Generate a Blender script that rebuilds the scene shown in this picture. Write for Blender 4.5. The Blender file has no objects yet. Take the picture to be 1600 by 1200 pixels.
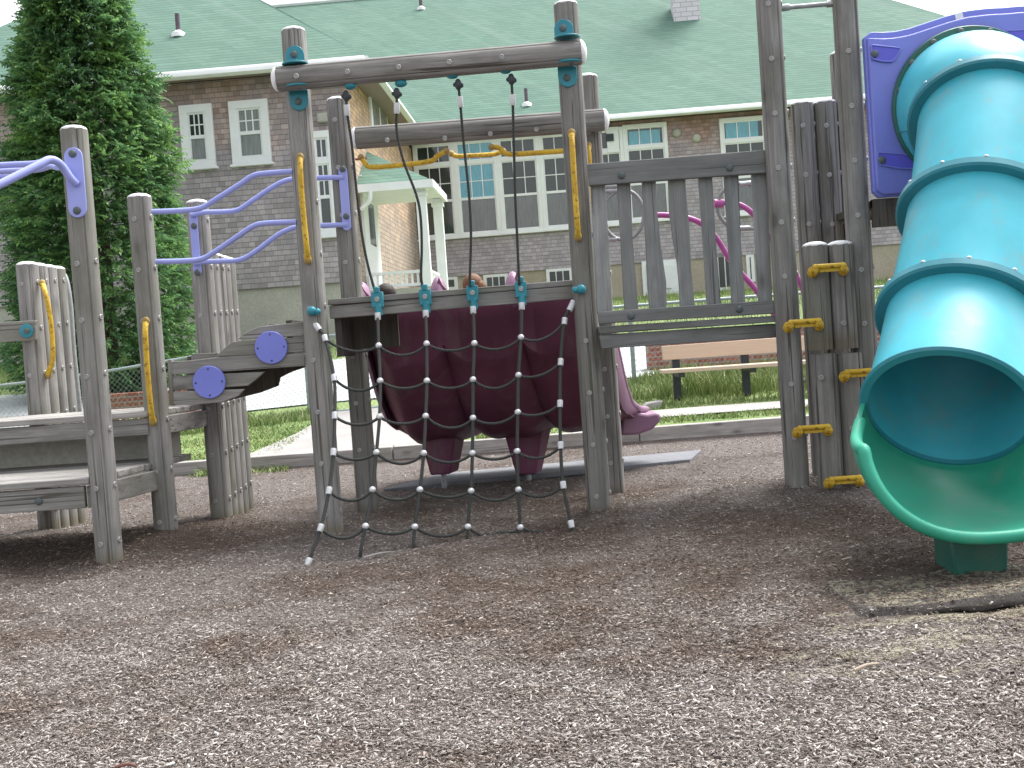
import bpy, math, random
import numpy as np
from mathutils import Matrix, Vector, noise as mnoise
random.seed(7); rng = np.random.default_rng(7)
R = math.radians
sc = bpy.context.scene
col = sc.collection

# ---------------------------------------------------------------- camera
F_PX, CX, CY, EYE = 1750.0, 800.0, 600.0, 1.075
ROLL, PITCH = R(4.0), math.atan(65 / 1750)
fw = Vector((0, math.cos(PITCH), -math.sin(PITCH)))
up0 = Vector((0, math.sin(PITCH), math.cos(PITCH)))
rt0 = Vector((1, 0, 0))
rt = rt0 * math.cos(ROLL) - up0 * math.sin(ROLL)
upv = rt0 * math.sin(ROLL) + up0 * math.cos(ROLL)
cam_d = bpy.data.cameras.new('camera'); cam = bpy.data.objects.new('camera', cam_d); col.objects.link(cam)
cam_d.sensor_width = 36; cam_d.lens = 36 * F_PX / 1600; cam_d.clip_end = 1500; cam_d.clip_start = 0.05
M = Matrix((rt, upv, -fw)).transposed().to_4x4(); M.translation = (0, 0, EYE)
cam.matrix_world = M; sc.camera = cam
EYEV = Vector((0, 0, EYE))

# ---------------------------------------------------------------- world, sun, exposure
SUN_EL, SUN_AZ = R(60), R(132)      # azimuth from behind the camera; the veiled sun stands ahead and to the right
w = bpy.data.worlds.new('World'); sc.world = w; w.use_nodes = True
nt = w.node_tree; bg = nt.nodes['Background']
sky = nt.nodes.new('ShaderNodeTexSky'); sky.sky_type = 'NISHITA'; sky.sun_disc = False
sky.sun_elevation = SUN_EL; sky.air_density = 1.0; sky.dust_density = 4.0; sky.ozone_density = 1.0
sd = Vector((math.sin(SUN_AZ) * math.cos(SUN_EL), -math.cos(SUN_AZ) * math.cos(SUN_EL), math.sin(SUN_EL)))  # towards the sun
sky.sun_rotation = math.atan2(sd.x, sd.y)
hs = nt.nodes.new('ShaderNodeHueSaturation'); hs.inputs['Saturation'].default_value = 0.22
nt.links.new(sky.outputs[0], hs.inputs['Color']); nt.links.new(hs.outputs[0], bg.inputs[0])
bg.inputs[1].default_value = 0.15
sl = bpy.data.lights.new('sun', 'SUN'); sun = bpy.data.objects.new('sun', sl); col.objects.link(sun)
sl.energy = 1.5; sl.angle = R(28); sl.color = (1, .975, .94)
sun.rotation_euler = sd.to_track_quat('Z', 'Y').to_euler()
sc.view_settings.view_transform = 'Standard'; sc.view_settings.look = 'None'; sc.view_settings.gamma = 1
sc.view_settings.exposure = 1.42

# ---------------------------------------------------------------- pixel helpers (photo pixels -> world)
def ray(px, py):
    return rt * (px - CX) - upv * (py - CY) + fw * F_PX
def P(px, py, Y):
    d = ray(px, py); return EYEV + d * (Y / d.y)
def PP(px, py, a, b):               # plane Y = a + b z
    d = ray(px, py)
    t = (a + b * EYE) / (d.y - b * d.z); return EYEV + d * t

# ---------------------------------------------------------------- terrain height
KY = [-60, 10.8, 11.0, 13, 14.6, 17, 19.5, 22.4, 32, 60, 400]
KL = [0, 0, .08, .05, .05, .50, .74, 1.3, 2.0, 2.2, 2.2]
KM = [0, 0, .10, .18, .31, .62, 1.0, 1.35, 2.1, 2.2, 2.2]
KR = [0, 0, .17, .22, .44, .55, 1.0, 1.4, 2.15, 2.2, 2.2]
POST_XY = [(-2.27, 6.1, .03), (-2.17, 6.8, .035), (-1.12, 6.63, .03), (.47, 6.6, .035), (-1.0, 7.32, .025), (.62, 7.3, .03), (1.55, 6.4, .03), (1.9, 6.35, .03), (1.8, 4.55, .03), (-2.0, 7.4, .03), (-3.2, 7.55, .03)]
def hz(x, y):
    x = np.asarray(x, float); y = np.asarray(y, float)
    a, b, c = np.interp(y, KY, KL), np.interp(y, KY, KM), np.interp(y, KY, KR)
    t1 = np.clip((x + 7) / 4.5, 0, 1); t2 = np.clip((x + 2.5) / 4.5, 0, 1)
    z = a + (b - a) * t1; z = z + (c - z) * t2 * (t1 >= 1)
    def g(cx, cy, A, r): return A * np.exp(-((x - cx) ** 2 + (y - cy) ** 2) / r ** 2)
    m = g(-2.15, 6.85, .06, .5) + g(1.75, 6.6, .13, .85) + g(-3.1, 6.9, .05, .7) + g(-.1, 7.2, .04, .9) + g(1.6, 5.2, .03, .7)
    m = m - g(-.35, 5.4, .03, .9) + .016 * np.sin(1.7 * x + .8) * np.sin(1.3 * y + .3) + .009 * np.sin(4.3 * x + y) * np.sin(3.7 * y - x)
    m = m + .006 * np.sin(11 * x + 3 * y) * np.sin(9 * y - 2 * x) + .004 * np.sin(23 * x - 7 * y + 1) * np.sin(19 * y + 5 * x)
    for px_, py_, A_ in POST_XY: m = m + g(px_, py_, A_, .17)
    return z + m * np.clip((10.8 - y) / .8, 0, 1)

# ---------------------------------------------------------------- object helpers
W = {}
def tag(o, label=None, cat=None, group=None, kind=None):
    if label: o['label'] = label
    if cat: o['category'] = cat
    if group: o['group'] = group
    if kind: o['kind'] = kind
    return o
def empty(name, loc, rz=0, label=None, cat=None, group=None, parent=None):
    o = bpy.data.objects.new(name, None); col.objects.link(o); o.empty_display_size = .2
    m = Matrix.Translation(loc) @ Matrix.Rotation(rz, 4, 'Z'); W[o.name] = m
    if parent:
        o.parent = parent; o.matrix_basis = W[parent.name].inverted() @ m
    else: o.matrix_basis = m
    return tag(o, label, cat, group)
def link_mesh(name, me, parent=None, wm=None):
    o = bpy.data.objects.new(name, me); col.objects.link(o)
    pm = W[parent.name] if parent else Matrix.Identity(4)
    if wm is None: wm = pm
    o.parent = parent; o.matrix_basis = pm.inverted() @ wm; W[o.name] = wm
    return o

class MB:
    def __init__(s): s.v = []; s.f = []
    def add(s, vs, fs):
        n = len(s.v); s.v += [tuple(p) for p in vs]; s.f += [tuple(i + n for i in f) for f in fs]; return s
    def box(s, a, b, m=None):
        (x0, y0, z0), (x1, y1, z1) = a, b
        vs = [Vector(p) for p in ((x0,y0,z0),(x1,y0,z0),(x1,y1,z0),(x0,y1,z0),(x0,y0,z1),(x1,y0,z1),(x1,y1,z1),(x0,y1,z1))]
        if m: vs = [m @ p for p in vs]
        return s.add(vs, [(0,3,2,1),(4,5,6,7),(0,1,5,4),(1,2,6,5),(2,3,7,6),(3,0,4,7)])
    def prism(s, front, back):
        n = len(front)
        return s.add(list(front) + list(back), [tuple(range(n)), tuple(range(2*n-1, n-1, -1))] + [(i, i+n, (i+1) % n + n, (i+1) % n) for i in range(n)])
    def board(s, pts, th):                # polygon extruded away from the camera by th in Y
        return s.prism([Vector(p) for p in pts], [Vector(p) + Vector((0, th, 0)) for p in pts])
    def tube(s, pts, r, n=10, caps=True, closed=False):
        pts = [Vector(p) for p in pts]; m = len(pts)
        rs = r if isinstance(r, (list, tuple)) else [r] * m
        vs = []; prev = None
        for i, p in enumerate(pts):
            if closed: t = pts[(i+1) % m] - pts[i-1]
            else: t = pts[min(i+1, m-1)] - pts[max(i-1, 0)]
            t.normalize()
            if prev is None:
                a = Vector((0,0,1)) if abs(t.z) < .9 else Vector((1,0,0)); u = t.cross(a).normalized()
            else:
                u = (prev - t * prev.dot(t)).normalized()
            prev = u; q = t.cross(u)
            vs += [p + (u * math.cos(2*math.pi*k/n) + q * math.sin(2*math.pi*k/n)) * rs[i] for k in range(n)]
        fs = []
        for i in range(m if closed else m - 1):
            j = (i + 1) % m
            fs += [(i*n+k, i*n+(k+1) % n, j*n+(k+1) % n, j*n+k) for k in range(n)]
        if caps and not closed: fs += [tuple(range(n-1, -1, -1)), tuple((m-1)*n+k for k in range(n))]
        return s.add(vs, fs)
    def lathe(s, prof, m=None, n=20):     # prof (r,z) rotated round z
        vs = []; fs = []
        for r, z in prof:
            for k in range(n):
                p = Vector((r*math.cos(2*math.pi*k/n), r*math.sin(2*math.pi*k/n), z)); vs.append(m @ p if m else p)
        for i in range(len(prof)-1):
            fs += [(i*n+k, i*n+(k+1) % n, (i+1)*n+(k+1) % n, (i+1)*n+k) for k in range(n)]
        fs += [tuple(range(n-1, -1, -1)), tuple((len(prof)-1)*n+k for k in range(n))]
        return s.add(vs, fs)
    def ball(s, c, r, sx=1, sy=1, sz=1, n=14):
        prof = [(max(.0005, r*math.sin(math.pi*i/8)), -r*math.cos(math.pi*i/8)) for i in range(9)]
        return s.lathe(prof, Matrix.Translation(c) @ Matrix.Diagonal((sx, sy, sz, 1)), n)
    def mesh(s, name, mats, smooth=False, inv=None):
        me = bpy.data.meshes.new(name)
        vs = [inv @ Vector(p) for p in s.v] if inv else s.v
        me.from_pydata([tuple(p) for p in vs], [], s.f)
        for m in (mats if isinstance(mats, (list, tuple)) else [mats]): me.materials.append(m)
        if smooth:
            me.shade_smooth()
            if smooth is not True: me.set_sharp_from_angle(angle=R(smooth))
        me.validate(); return me
    def build(s, name, mat, parent=None, smooth=35, bevel=0, org=None, local=False, label=None):
        pm = W[parent.name] if parent else Matrix.Identity(4)
        wm = Matrix.Translation(org) if org is not None else pm
        me = s.mesh(name, mat, smooth, None if local else wm.inverted())
        o = link_mesh(name, me, parent, wm)
        if bevel:
            b = o.modifiers.new('bevel', 'BEVEL'); b.width = bevel; b.segments = 2; b.limit_method = 'ANGLE'; b.angle_limit = R(40)
        if label: o['label'] = label
        return o

def smooth_path(pts, k=6):
    pts = [Vector(p) for p in pts]; out = []
    q = [pts[0]*2 - pts[1]] + pts + [pts[-1]*2 - pts[-2]]
    for i in range(1, len(q) - 2):
        for j in range(k):
            t = j / k
            a, b, c, d = q[i-1], q[i], q[i+1], q[i+2]
            out.append(.5 * ((2*b) + (c-a)*t + (2*a-5*b+4*c-d)*t*t + (3*b-a-3*c+d)*t**3))
    out.append(pts[-1]); return out

def np_mesh(name, verts, faces_per, nper, mat, smooth=False):
    """verts (N,k,3); faces_per: list of index tuples inside one item (all the same length)."""
    N, k, _ = verts.shape; fl = len(faces_per[0]); fp = np.array(faces_per)
    idx = (np.arange(N)[:, None, None] * k + fp[None]).reshape(-1)
    me = bpy.data.meshes.new(name)
    me.vertices.add(N * k); me.vertices.foreach_set('co', verts.reshape(-1).astype(np.float32))
    nf = N * len(faces_per)
    me.loops.add(nf * fl); me.loops.foreach_set('vertex_index', idx.astype(np.int32))
    me.polygons.add(nf); me.polygons.foreach_set('loop_start', (np.arange(nf) * fl).astype(np.int32))
    me.materials.append(mat); me.update(calc_edges=True)
    return me

# ---------------------------------------------------------------- materials
class NT:
    def __init__(s, name):
        s.m = bpy.data.materials.new(name); s.m.use_nodes = True; s.t = s.m.node_tree
        s.b = s.t.nodes['Principled BSDF']; s.out = s.t.nodes['Material Output']
        s.b.inputs['Specular IOR Level'].default_value = .3
    def n(s, ty, **kw):
        x = s.t.nodes.new(ty)
        for k, v in kw.items():
            if hasattr(x, k) and not k[0].isupper(): setattr(x, k, v)
            else: s.set(x.inputs[k.replace('_', ' ')], v)
        return x
    def set(s, inp, v):
        if isinstance(v, bpy.types.NodeSocket): s.t.links.new(v, inp)
        else: inp.default_value = v
    def obj(s): return s.n('ShaderNodeTexCoord').outputs['Object']
    def map(s, vec, scale=(1,1,1), loc=(0,0,0)):
        return s.n('ShaderNodeMapping', Vector=vec, Scale=scale, Location=loc).outputs[0]
    def noise(s, vec, scale, detail=4, rough=.55, dist=0):
        return s.n('ShaderNodeTexNoise', Vector=vec, Scale=scale, Detail=detail, Roughness=rough, Distortion=dist).outputs['Fac']
    def ramp(s, fac, stops):
        r = s.n('ShaderNodeValToRGB', Fac=fac); e = r.color_ramp.elements
        while len(e) < len(stops): e.new(.5)
        for i, (p, c) in enumerate(stops):
            e[i].position = p; e[i].color = c if isinstance(c, tuple) and len(c) == 4 else ((*c, 1) if isinstance(c, tuple) else (c, c, c, 1))
        return r.outputs[0]
    def mix(s, fac, a, b, bt='MIX'):
        x = s.n('ShaderNodeMix', data_type='RGBA', blend_type=bt)
        s.set(x.inputs[0], fac)
        for i, v in ((6, a), (7, b)):
            if isinstance(v, tuple) and len(v) == 3: v = (*v, 1)
            s.set(x.inputs[i], v)
        return x.outputs[2]
    def math(s, op, a, b=0.0, c=0.0):
        x = s.n('ShaderNodeMath', operation=op)
        s.set(x.inputs[0], a); s.set(x.inputs[1], b); s.set(x.inputs[2], c); return x.outputs[0]
    def bump(s, h, strength=.3, dist=.01):
        x = s.n('ShaderNodeBump', Strength=strength, Distance=dist, Height=h)
        s.set(s.b.inputs['Normal'], x.outputs[0]); return x
    def fin(s, color, rough=.6, **kw):
        if isinstance(color, tuple) and len(color) == 3: color = (*color, 1)
        s.set(s.b.inputs['Base Color'], color); s.set(s.b.inputs['Roughness'], rough)
        for k, v in kw.items(): s.set(s.b.inputs[k.replace('_', ' ')], v)
        return s.m

def wood(name, axis, c1=(.205,.198,.186), c2=(.335,.325,.31), dark=(.075,.068,.06), tint=(.165,.17,.115)):
    n = NT(name); o = n.obj(); rnd = n.n('ShaderNodeObjectInfo').outputs['Random']
    off = n.n('ShaderNodeVectorMath', operation='ADD'); n.set(off.inputs[0], o)
    cb = n.n('ShaderNodeCombineXYZ'); r10 = n.math('MULTIPLY', rnd, 37.0)
    for i in range(3): n.set(cb.inputs[i], r10)
    n.set(off.inputs[1], cb.outputs[0]); v = off.outputs[0]
    sc_l = {'x': (1, 14, 14), 'y': (14, 1, 14), 'z': (14, 14, 1)}[axis]
    g = n.noise(n.map(v, sc_l), 2.0, 5, .55, .5)
    g2 = n.noise(n.map(v, tuple(a * 6 if a > 1 else 1.2 for a in sc_l)), 2.0, 4, .6)
    crk = n.noise(n.map(v, tuple(a * 2.2 if a > 1 else .55 for a in sc_l)), 2.0, 2, .5, .2)
    blot = n.noise(n.map(v, tuple(2.2 if a > 1 else .8 for a in sc_l)), 4.0, 5, .6)
    c = n.ramp(g, [(.30, c1), (.68, c2)])
    c = n.mix(n.ramp(g2, [(.35, .45), (.6, 0.0)]), c, tuple(x * .62 for x in c1))
    c = n.mix(n.ramp(crk, [(.625, 0.0), (.66, .9)]), c, dark)
    kn = n.n('ShaderNodeTexVoronoi', Vector=n.map(v, tuple(5.5 if a > 1 else 2.2 for a in sc_l)), Scale=1.0).outputs['Distance']
    c = n.mix(n.ramp(kn, [(.07, .8), (.13, .25), (.2, 0.0)]), c, tuple(x * .45 for x in c1))
    c = n.mix(n.ramp(blot, [(.34, .55), (.55, 0.0)]), c, tuple(x * .62 for x in c1))
    c = n.mix(n.ramp(n.noise(v, 1.5, 3, .5), [(.48, 0.0), (.72, .45)]), c, tint)
    if axis == 'z' and 'upright' in name:      # rusty, mossy stain where the post meets the chips
        zz = n.n('ShaderNodeSeparateXYZ', Vector=o).outputs[2]
        st = n.n('ShaderNodeMapRange', Value=n.math('ADD', zz, n.math('MULTIPLY', blot, -.12)), From_Min=.05, From_Max=-.02, To_Min=0.0, To_Max=.55).outputs[0]
        c = n.mix(st, c, (.13, .105, .055))
    val = n.math('ADD', n.math('MULTIPLY', rnd, .3), .86)
    h = n.n('ShaderNodeHueSaturation', Color=c, Value=val, Saturation=1.0)
    n.bump(n.math('ADD', n.math('MULTIPLY', g2, .5), n.math('MULTIPLY', n.ramp(crk, [(.64, 0.0), (.72, 1.0)]), -.8)), .4, .004)
    return n.fin(h.outputs[0], .85)
M_WX, M_WY, M_WZ = wood('weathered_wood_across', 'x'), wood('weathered_wood_deep', 'y'), wood('weathered_wood_upright', 'z')
M_SLAT = wood('grey_slat_wood', 'z', (.21,.215,.213), (.31,.315,.31), (.08,.08,.075), (.2,.205,.19))
M_RAIL = wood('grey_rail_wood', 'x', (.175,.178,.174), (.26,.262,.257), (.07,.068,.065), (.15,.155,.14))
M_DARK = wood('dark_wood', 'z', (.07,.06,.055), (.13,.115,.105), (.03,.026,.024))  # darker tone of the timber, for panels, risers and side boards
M_STEPW = wood('pale_worn_step_wood', 'x', (.27,.255,.24), (.43,.415,.395), (.12,.11,.10), (.3,.29,.24))

def plastic(name, c, rough=.35, var=.12, dirt=0.15, coat=.25):
    n = NT(name); o = n.obj()
    a = n.noise(o, 2.3, 4, .6); b = n.noise(o, 60, 3, .7)
    cc = n.mix(n.ramp(a, [(.35, 0.0), (.7, 1.0)]), tuple(x * (1 - var) for x in c), tuple(min(1, x * (1 + var) + .01) for x in c))
    cc = n.mix(n.ramp(n.noise(n.map(o, (1, 1, .35)), 6, 5, .7), [(.52, 0.0), (.75, dirt)]), cc, (.25, .24, .2))
    n.bump(n.noise(o, 14, 3, .5), .05, .004)
    return n.fin(cc, n.ramp(a, [(.3, rough * .85), (.7, rough * 1.25)]), Coat_Weight=coat, Coat_Roughness=.28)
M_TEAL = plastic('turquoise_plastic', (.055, .43, .53), .45, .12, .4, .15)
M_TEALC = plastic('turquoise_collar_plastic', (.03, .23, .29), .36)
M_GREEN = plastic('green_plastic', (.025, .31, .20), .5, .12, .25, .12)
M_GREEND = plastic('dark_green_plastic', (.02, .115, .085), .45)
M_PURP = plastic('violet_plastic', (.19, .22, .66), .4, .06, .06)
M_PURPD = plastic('deep_violet_plastic', (.12, .11, .62), .4, .06, .0)
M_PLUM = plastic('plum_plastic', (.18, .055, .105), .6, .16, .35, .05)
M_PLUM_LIT = plastic('lit_plum_plastic', (.30, .165, .26), .5, .1, .3, .1)  # paler copy of the plum, daylight painted into side walls and tips
M_RAILP = plastic('periwinkle_coated_steel', (.33, .37, .78), .35, .05, .08, .3)
M_BRK = plastic('turquoise_bracket', (.02, .22, .28), .4, .1, .15)
M_KNOB = plastic('grey_bolt_cap', (.10, .12, .12), .5, .1, .1, 0)
M_YBOLT = plastic('ochre_bolt_cap', (.34, .23, .07), .5, .2, .2, 0)
M_CAP = plastic('pale_grey_cap', (.80, .80, .81), .5, .06, .2, 0)
M_MAG = plastic('magenta_coated_steel', (.36, .07, .26), .35)
M_ROPE = None
def yellow():
    n = NT('chipped_yellow_steel'); o = n.obj()
    a = n.noise(o, 45, 5, .7); b = n.noise(o, 9, 3, .6)
    c = n.mix(n.ramp(b, [(.35, 0.0), (.7, 1.0)]), (.52, .32, .03), (.70, .46, .05))
    c = n.mix(n.ramp(a, [(.54, 0.0), (.63, .85)]), c, (.13, .07, .02))
    n.bump(a, .2, .002)
    return n.fin(c, .5)
M_YEL = yellow()
def metal(name, c, rough=.45, metallic=.85):
    n = NT(name); o = n.obj(); a = n.noise(o, 20, 4, .6)
    cc = n.mix(n.ramp(a, [(.35, 0.0), (.7, 1.0)]), tuple(x * .75 for x in c), c)
    return n.fin(cc, rough, Metallic=metallic)
M_STEEL = metal('dull_galvanised_steel', (.42, .43, .43), .5, .6)
M_BOLT = metal('washer_steel', (.50, .49, .48), .45, .3)
M_FERR = metal('aluminium_ferrule', (.72, .73, .74), .38, .35)
M_FENCE = metal('galvanised_fence_steel', (.34, .40, .41), .5, .3)
M_DSTEEL = metal('dark_painted_steel', (.06, .07, .08), .5, .2)
def rope():
    n = NT('dark_braided_rope'); o = n.obj()
    wv = n.n('ShaderNodeTexWave', Vector=n.map(o, (1, 1, 1)), Scale=38, Distortion=1.5, Detail=2, bands_direction='DIAGONAL').outputs['Fac']
    c = n.mix(wv, (.02, .022, .021), (.085, .09, .085)); n.bump(wv, .6, .004)
    return n.fin(c, .85)
M_ROPE = rope()
def white_paint(name='white_paint', c=(.84, .87, .88)):
    n = NT(name); o = n.obj(); a = n.noise(o, 3, 4, .6)
    return n.fin(n.mix(n.ramp(a, [(.3, 0.0), (.75, .5)]), c, tuple(x * .82 for x in c)), .5)
M_WHITE = white_paint()
def glassm(name, c):
    n = NT(name); o = n.obj(); a = n.noise(n.map(o, (9, 1, 1)), 3, 3, .5)
    return n.fin(n.mix(n.ramp(a, [(.3, 0.0), (.7, 1.0)]), tuple(x * .7 for x in c), c), .08, Specular_IOR_Level=.7)
M_GL_D = glassm('dark_window_glass', (.045, .055, .055)); M_GL_G = glassm('grey_screened_glass', (.17, .18, .19))
M_GL_B = glassm('glass_with_blue_blind', (.13, .42, .56)); M_GL_C = glassm('glass_with_pale_curtain', (.30, .32, .33))

def shingle(name, a, b, orange=(.36, .22, .13), o_lo=99., o_hi=100., onoise=.5):
    n = NT(name); o = n.obj(); s = n.n('ShaderNodeSeparateXYZ', Vector=o)
    u = n.math('ADD', s.outputs[0], s.outputs[1])
    v = n.n('ShaderNodeCombineXYZ', X=u, Y=s.outputs[2]).outputs[0]
    br = n.n('ShaderNodeTexBrick', Vector=v, Color1=(0, 0, 0, 1), Color2=(1, 1, 1, 1), Mortar=(.5, .5, .5, 1), Scale=1.0,
             Mortar_Size=.004, Brick_Width=.13, Row_Height=.105, Bias=0.0, offset=.43)
    br.squash = 1.35; br.squash_frequency = 3
    rnd = br.outputs['Color']; mort = br.outputs['Fac']
    ns = n.noise(v, 1.2, 5, .6); fine = n.noise(n.map(v, (30, 5, 1)), 2, 4, .6)
    base = n.mix(rnd, a, b)
    org = n.mix(rnd, tuple(x * .75 for x in orange), tuple(min(1, x * 1.35) for x in orange))
    mask = n.n('ShaderNodeMapRange', Value=n.math('ADD', s.outputs[2], n.math('MULTIPLY', n.math('SUBTRACT', ns, .5), onoise * 6)), From_Min=o_lo, From_Max=o_hi, To_Min=0.0, To_Max=1.0).outputs[0]
    base = n.mix(mask, base, org)
    base = n.mix(n.ramp(fine, [(.3, .35), (.6, 0.0)]), base, tuple(x * .5 for x in a))
    base = n.mix(n.ramp(ns, [(.35, .35), (.6, 0.0)]), base, tuple(x * .7 for x in a))
    # saw-tooth of the courses gives each row its butt edge
    row = n.math('FRACT', n.math('DIVIDE', s.outputs[2], .105))
    edge = n.ramp(row, [(0.0, 1.0), (.10, 1.0), (.16, 0.0)])
    base = n.mix(n.math('MULTIPLY', edge, .42), base, tuple(x * .3 for x in a))
    base = n.mix(n.math('MULTIPLY', mort, .6), base, tuple(x * .3 for x in a))
    n.bump(n.math('ADD', n.math('MULTIPLY', row, -1.0), n.math('MULTIPLY', rnd, .25)), .6, .02)
    return n.fin(base, .85)
M_SHL = shingle('grey_cedar_shingles', (.32, .295, .305), (.53, .485, .50), (.44, .31, .25), 5.2, 7.3, .8)
M_SHR = shingle('grey_cedar_shingles_low_wing', (.37, .34, .37), (.54, .495, .53), (.38, .24, .20), 5.5, 7.0, .5)
M_SHS = shingle('orange_cedar_shingles', (.34, .28, .235), (.52, .42, .34), (.62, .42, .26), 3.8, 6.2, .6)
def roofm():
    n = NT('green_roof_shingles'); o = n.obj(); s = n.n('ShaderNodeSeparateXYZ', Vector=o)
    v = n.n('ShaderNodeCombineXYZ', X=n.math('ADD', s.outputs[0], s.outputs[1]), Y=s.outputs[2]).outputs[0]
    br = n.n('ShaderNodeTexBrick', Vector=v, Color1=(0, 0, 0, 1), Color2=(1, 1, 1, 1), Mortar=(.5, .5, .5, 1), Scale=1.0,
             Mortar_Size=.004, Brick_Width=.31, Row_Height=.085, offset=.37)
    ns = n.noise(v, .8, 5, .6); f = n.noise(n.map(v, (4, 30, 1)), 1.5, 4, .65)
    c = n.mix(br.outputs['Color'], (.10, .19, .145), (.135, .24, .185))
    c = n.mix(n.ramp(ns, [(.35, .4), (.65, 0.0)]), c, (.09, .16, .125))
    c = n.mix(n.ramp(f, [(.35, .4), (.6, 0.0)]), c, (.08, .145, .115))
    row = n.math('FRACT', n.math('DIVIDE', s.outputs[2], .085))
    c = n.mix(n.ramp(row, [(0.0, .55), (.14, .55), (.26, 0.0)]), c, (.05, .10, .08))
    c = n.mix(n.ramp(n.noise(n.map(v, (1.5, .12, 1)), 1.2, 4, .6), [(.5, 0.0), (.75, .35)]), c, (.20, .27, .23))
    n.bump(n.math('MULTIPLY', row, -1.0), .5, .015)
    return n.fin(c, .9)
M_ROOF = roofm()
def rough_mineral(name, a, b, scale=3, bump=.3, rough=.9, speck=.0):
    n = NT(name); o = n.obj(); x = n.noise(o, scale, 6, .65); y = n.noise(o, scale * 25, 4, .7)
    c = n.mix(n.ramp(x, [(.3, 0.0), (.7, 1.0)]), a, b)
    c = n.mix(n.ramp(y, [(.4, .35), (.6, 0.0)]), c, tuple(q * .6 for q in a))
    n.bump(y, bump, .01); return n.fin(c, rough)
M_CONC = rough_mineral('foundation_concrete', (.40, .40, .36), (.54, .53, .47), 1.2)
M_CONCR = rough_mineral('tan_foundation', (.40, .35, .28), (.50, .45, .37), 1.2)
M_PATH = rough_mineral('pale_concrete_path', (.27, .26, .25), (.38, .365, .35), 1.5)
M_DRIVE = rough_mineral('bleached_driveway', (.40, .415, .415), (.50, .515, .515), .7)
M_MAT = rough_mineral('grey_rubber_mat', (.15, .155, .172), (.23, .235, .25), 2.5)
M_BRICK = None
def brickm():
    n = NT('red_brick'); o = n.obj(); s = n.n('ShaderNodeSeparateXYZ', Vector=o)
    v = n.n('ShaderNodeCombineXYZ', X=s.outputs[0], Y=s.outputs[2]).outputs[0]
    br = n.n('ShaderNodeTexBrick', Vector=v, Color1=(.20, .055, .035, 1), Color2=(.32, .12, .08, 1), Mortar=(.25, .22, .2, 1), Scale=1.0, Mortar_Size=.01, Brick_Width=.2, Row_Height=.07)
    return n.fin(br.outputs['Color'], .9)
M_BRICK = brickm()
def benchm():
    n = NT('tan_bench_plank'); o = n.obj(); g = n.noise(n.map(o, (1, 20, 20)), 3, 4, .6)
    return n.fin(n.mix(g, (.47, .365, .275), (.62, .49, .385)), .6)
M_BENCH = benchm()

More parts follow.
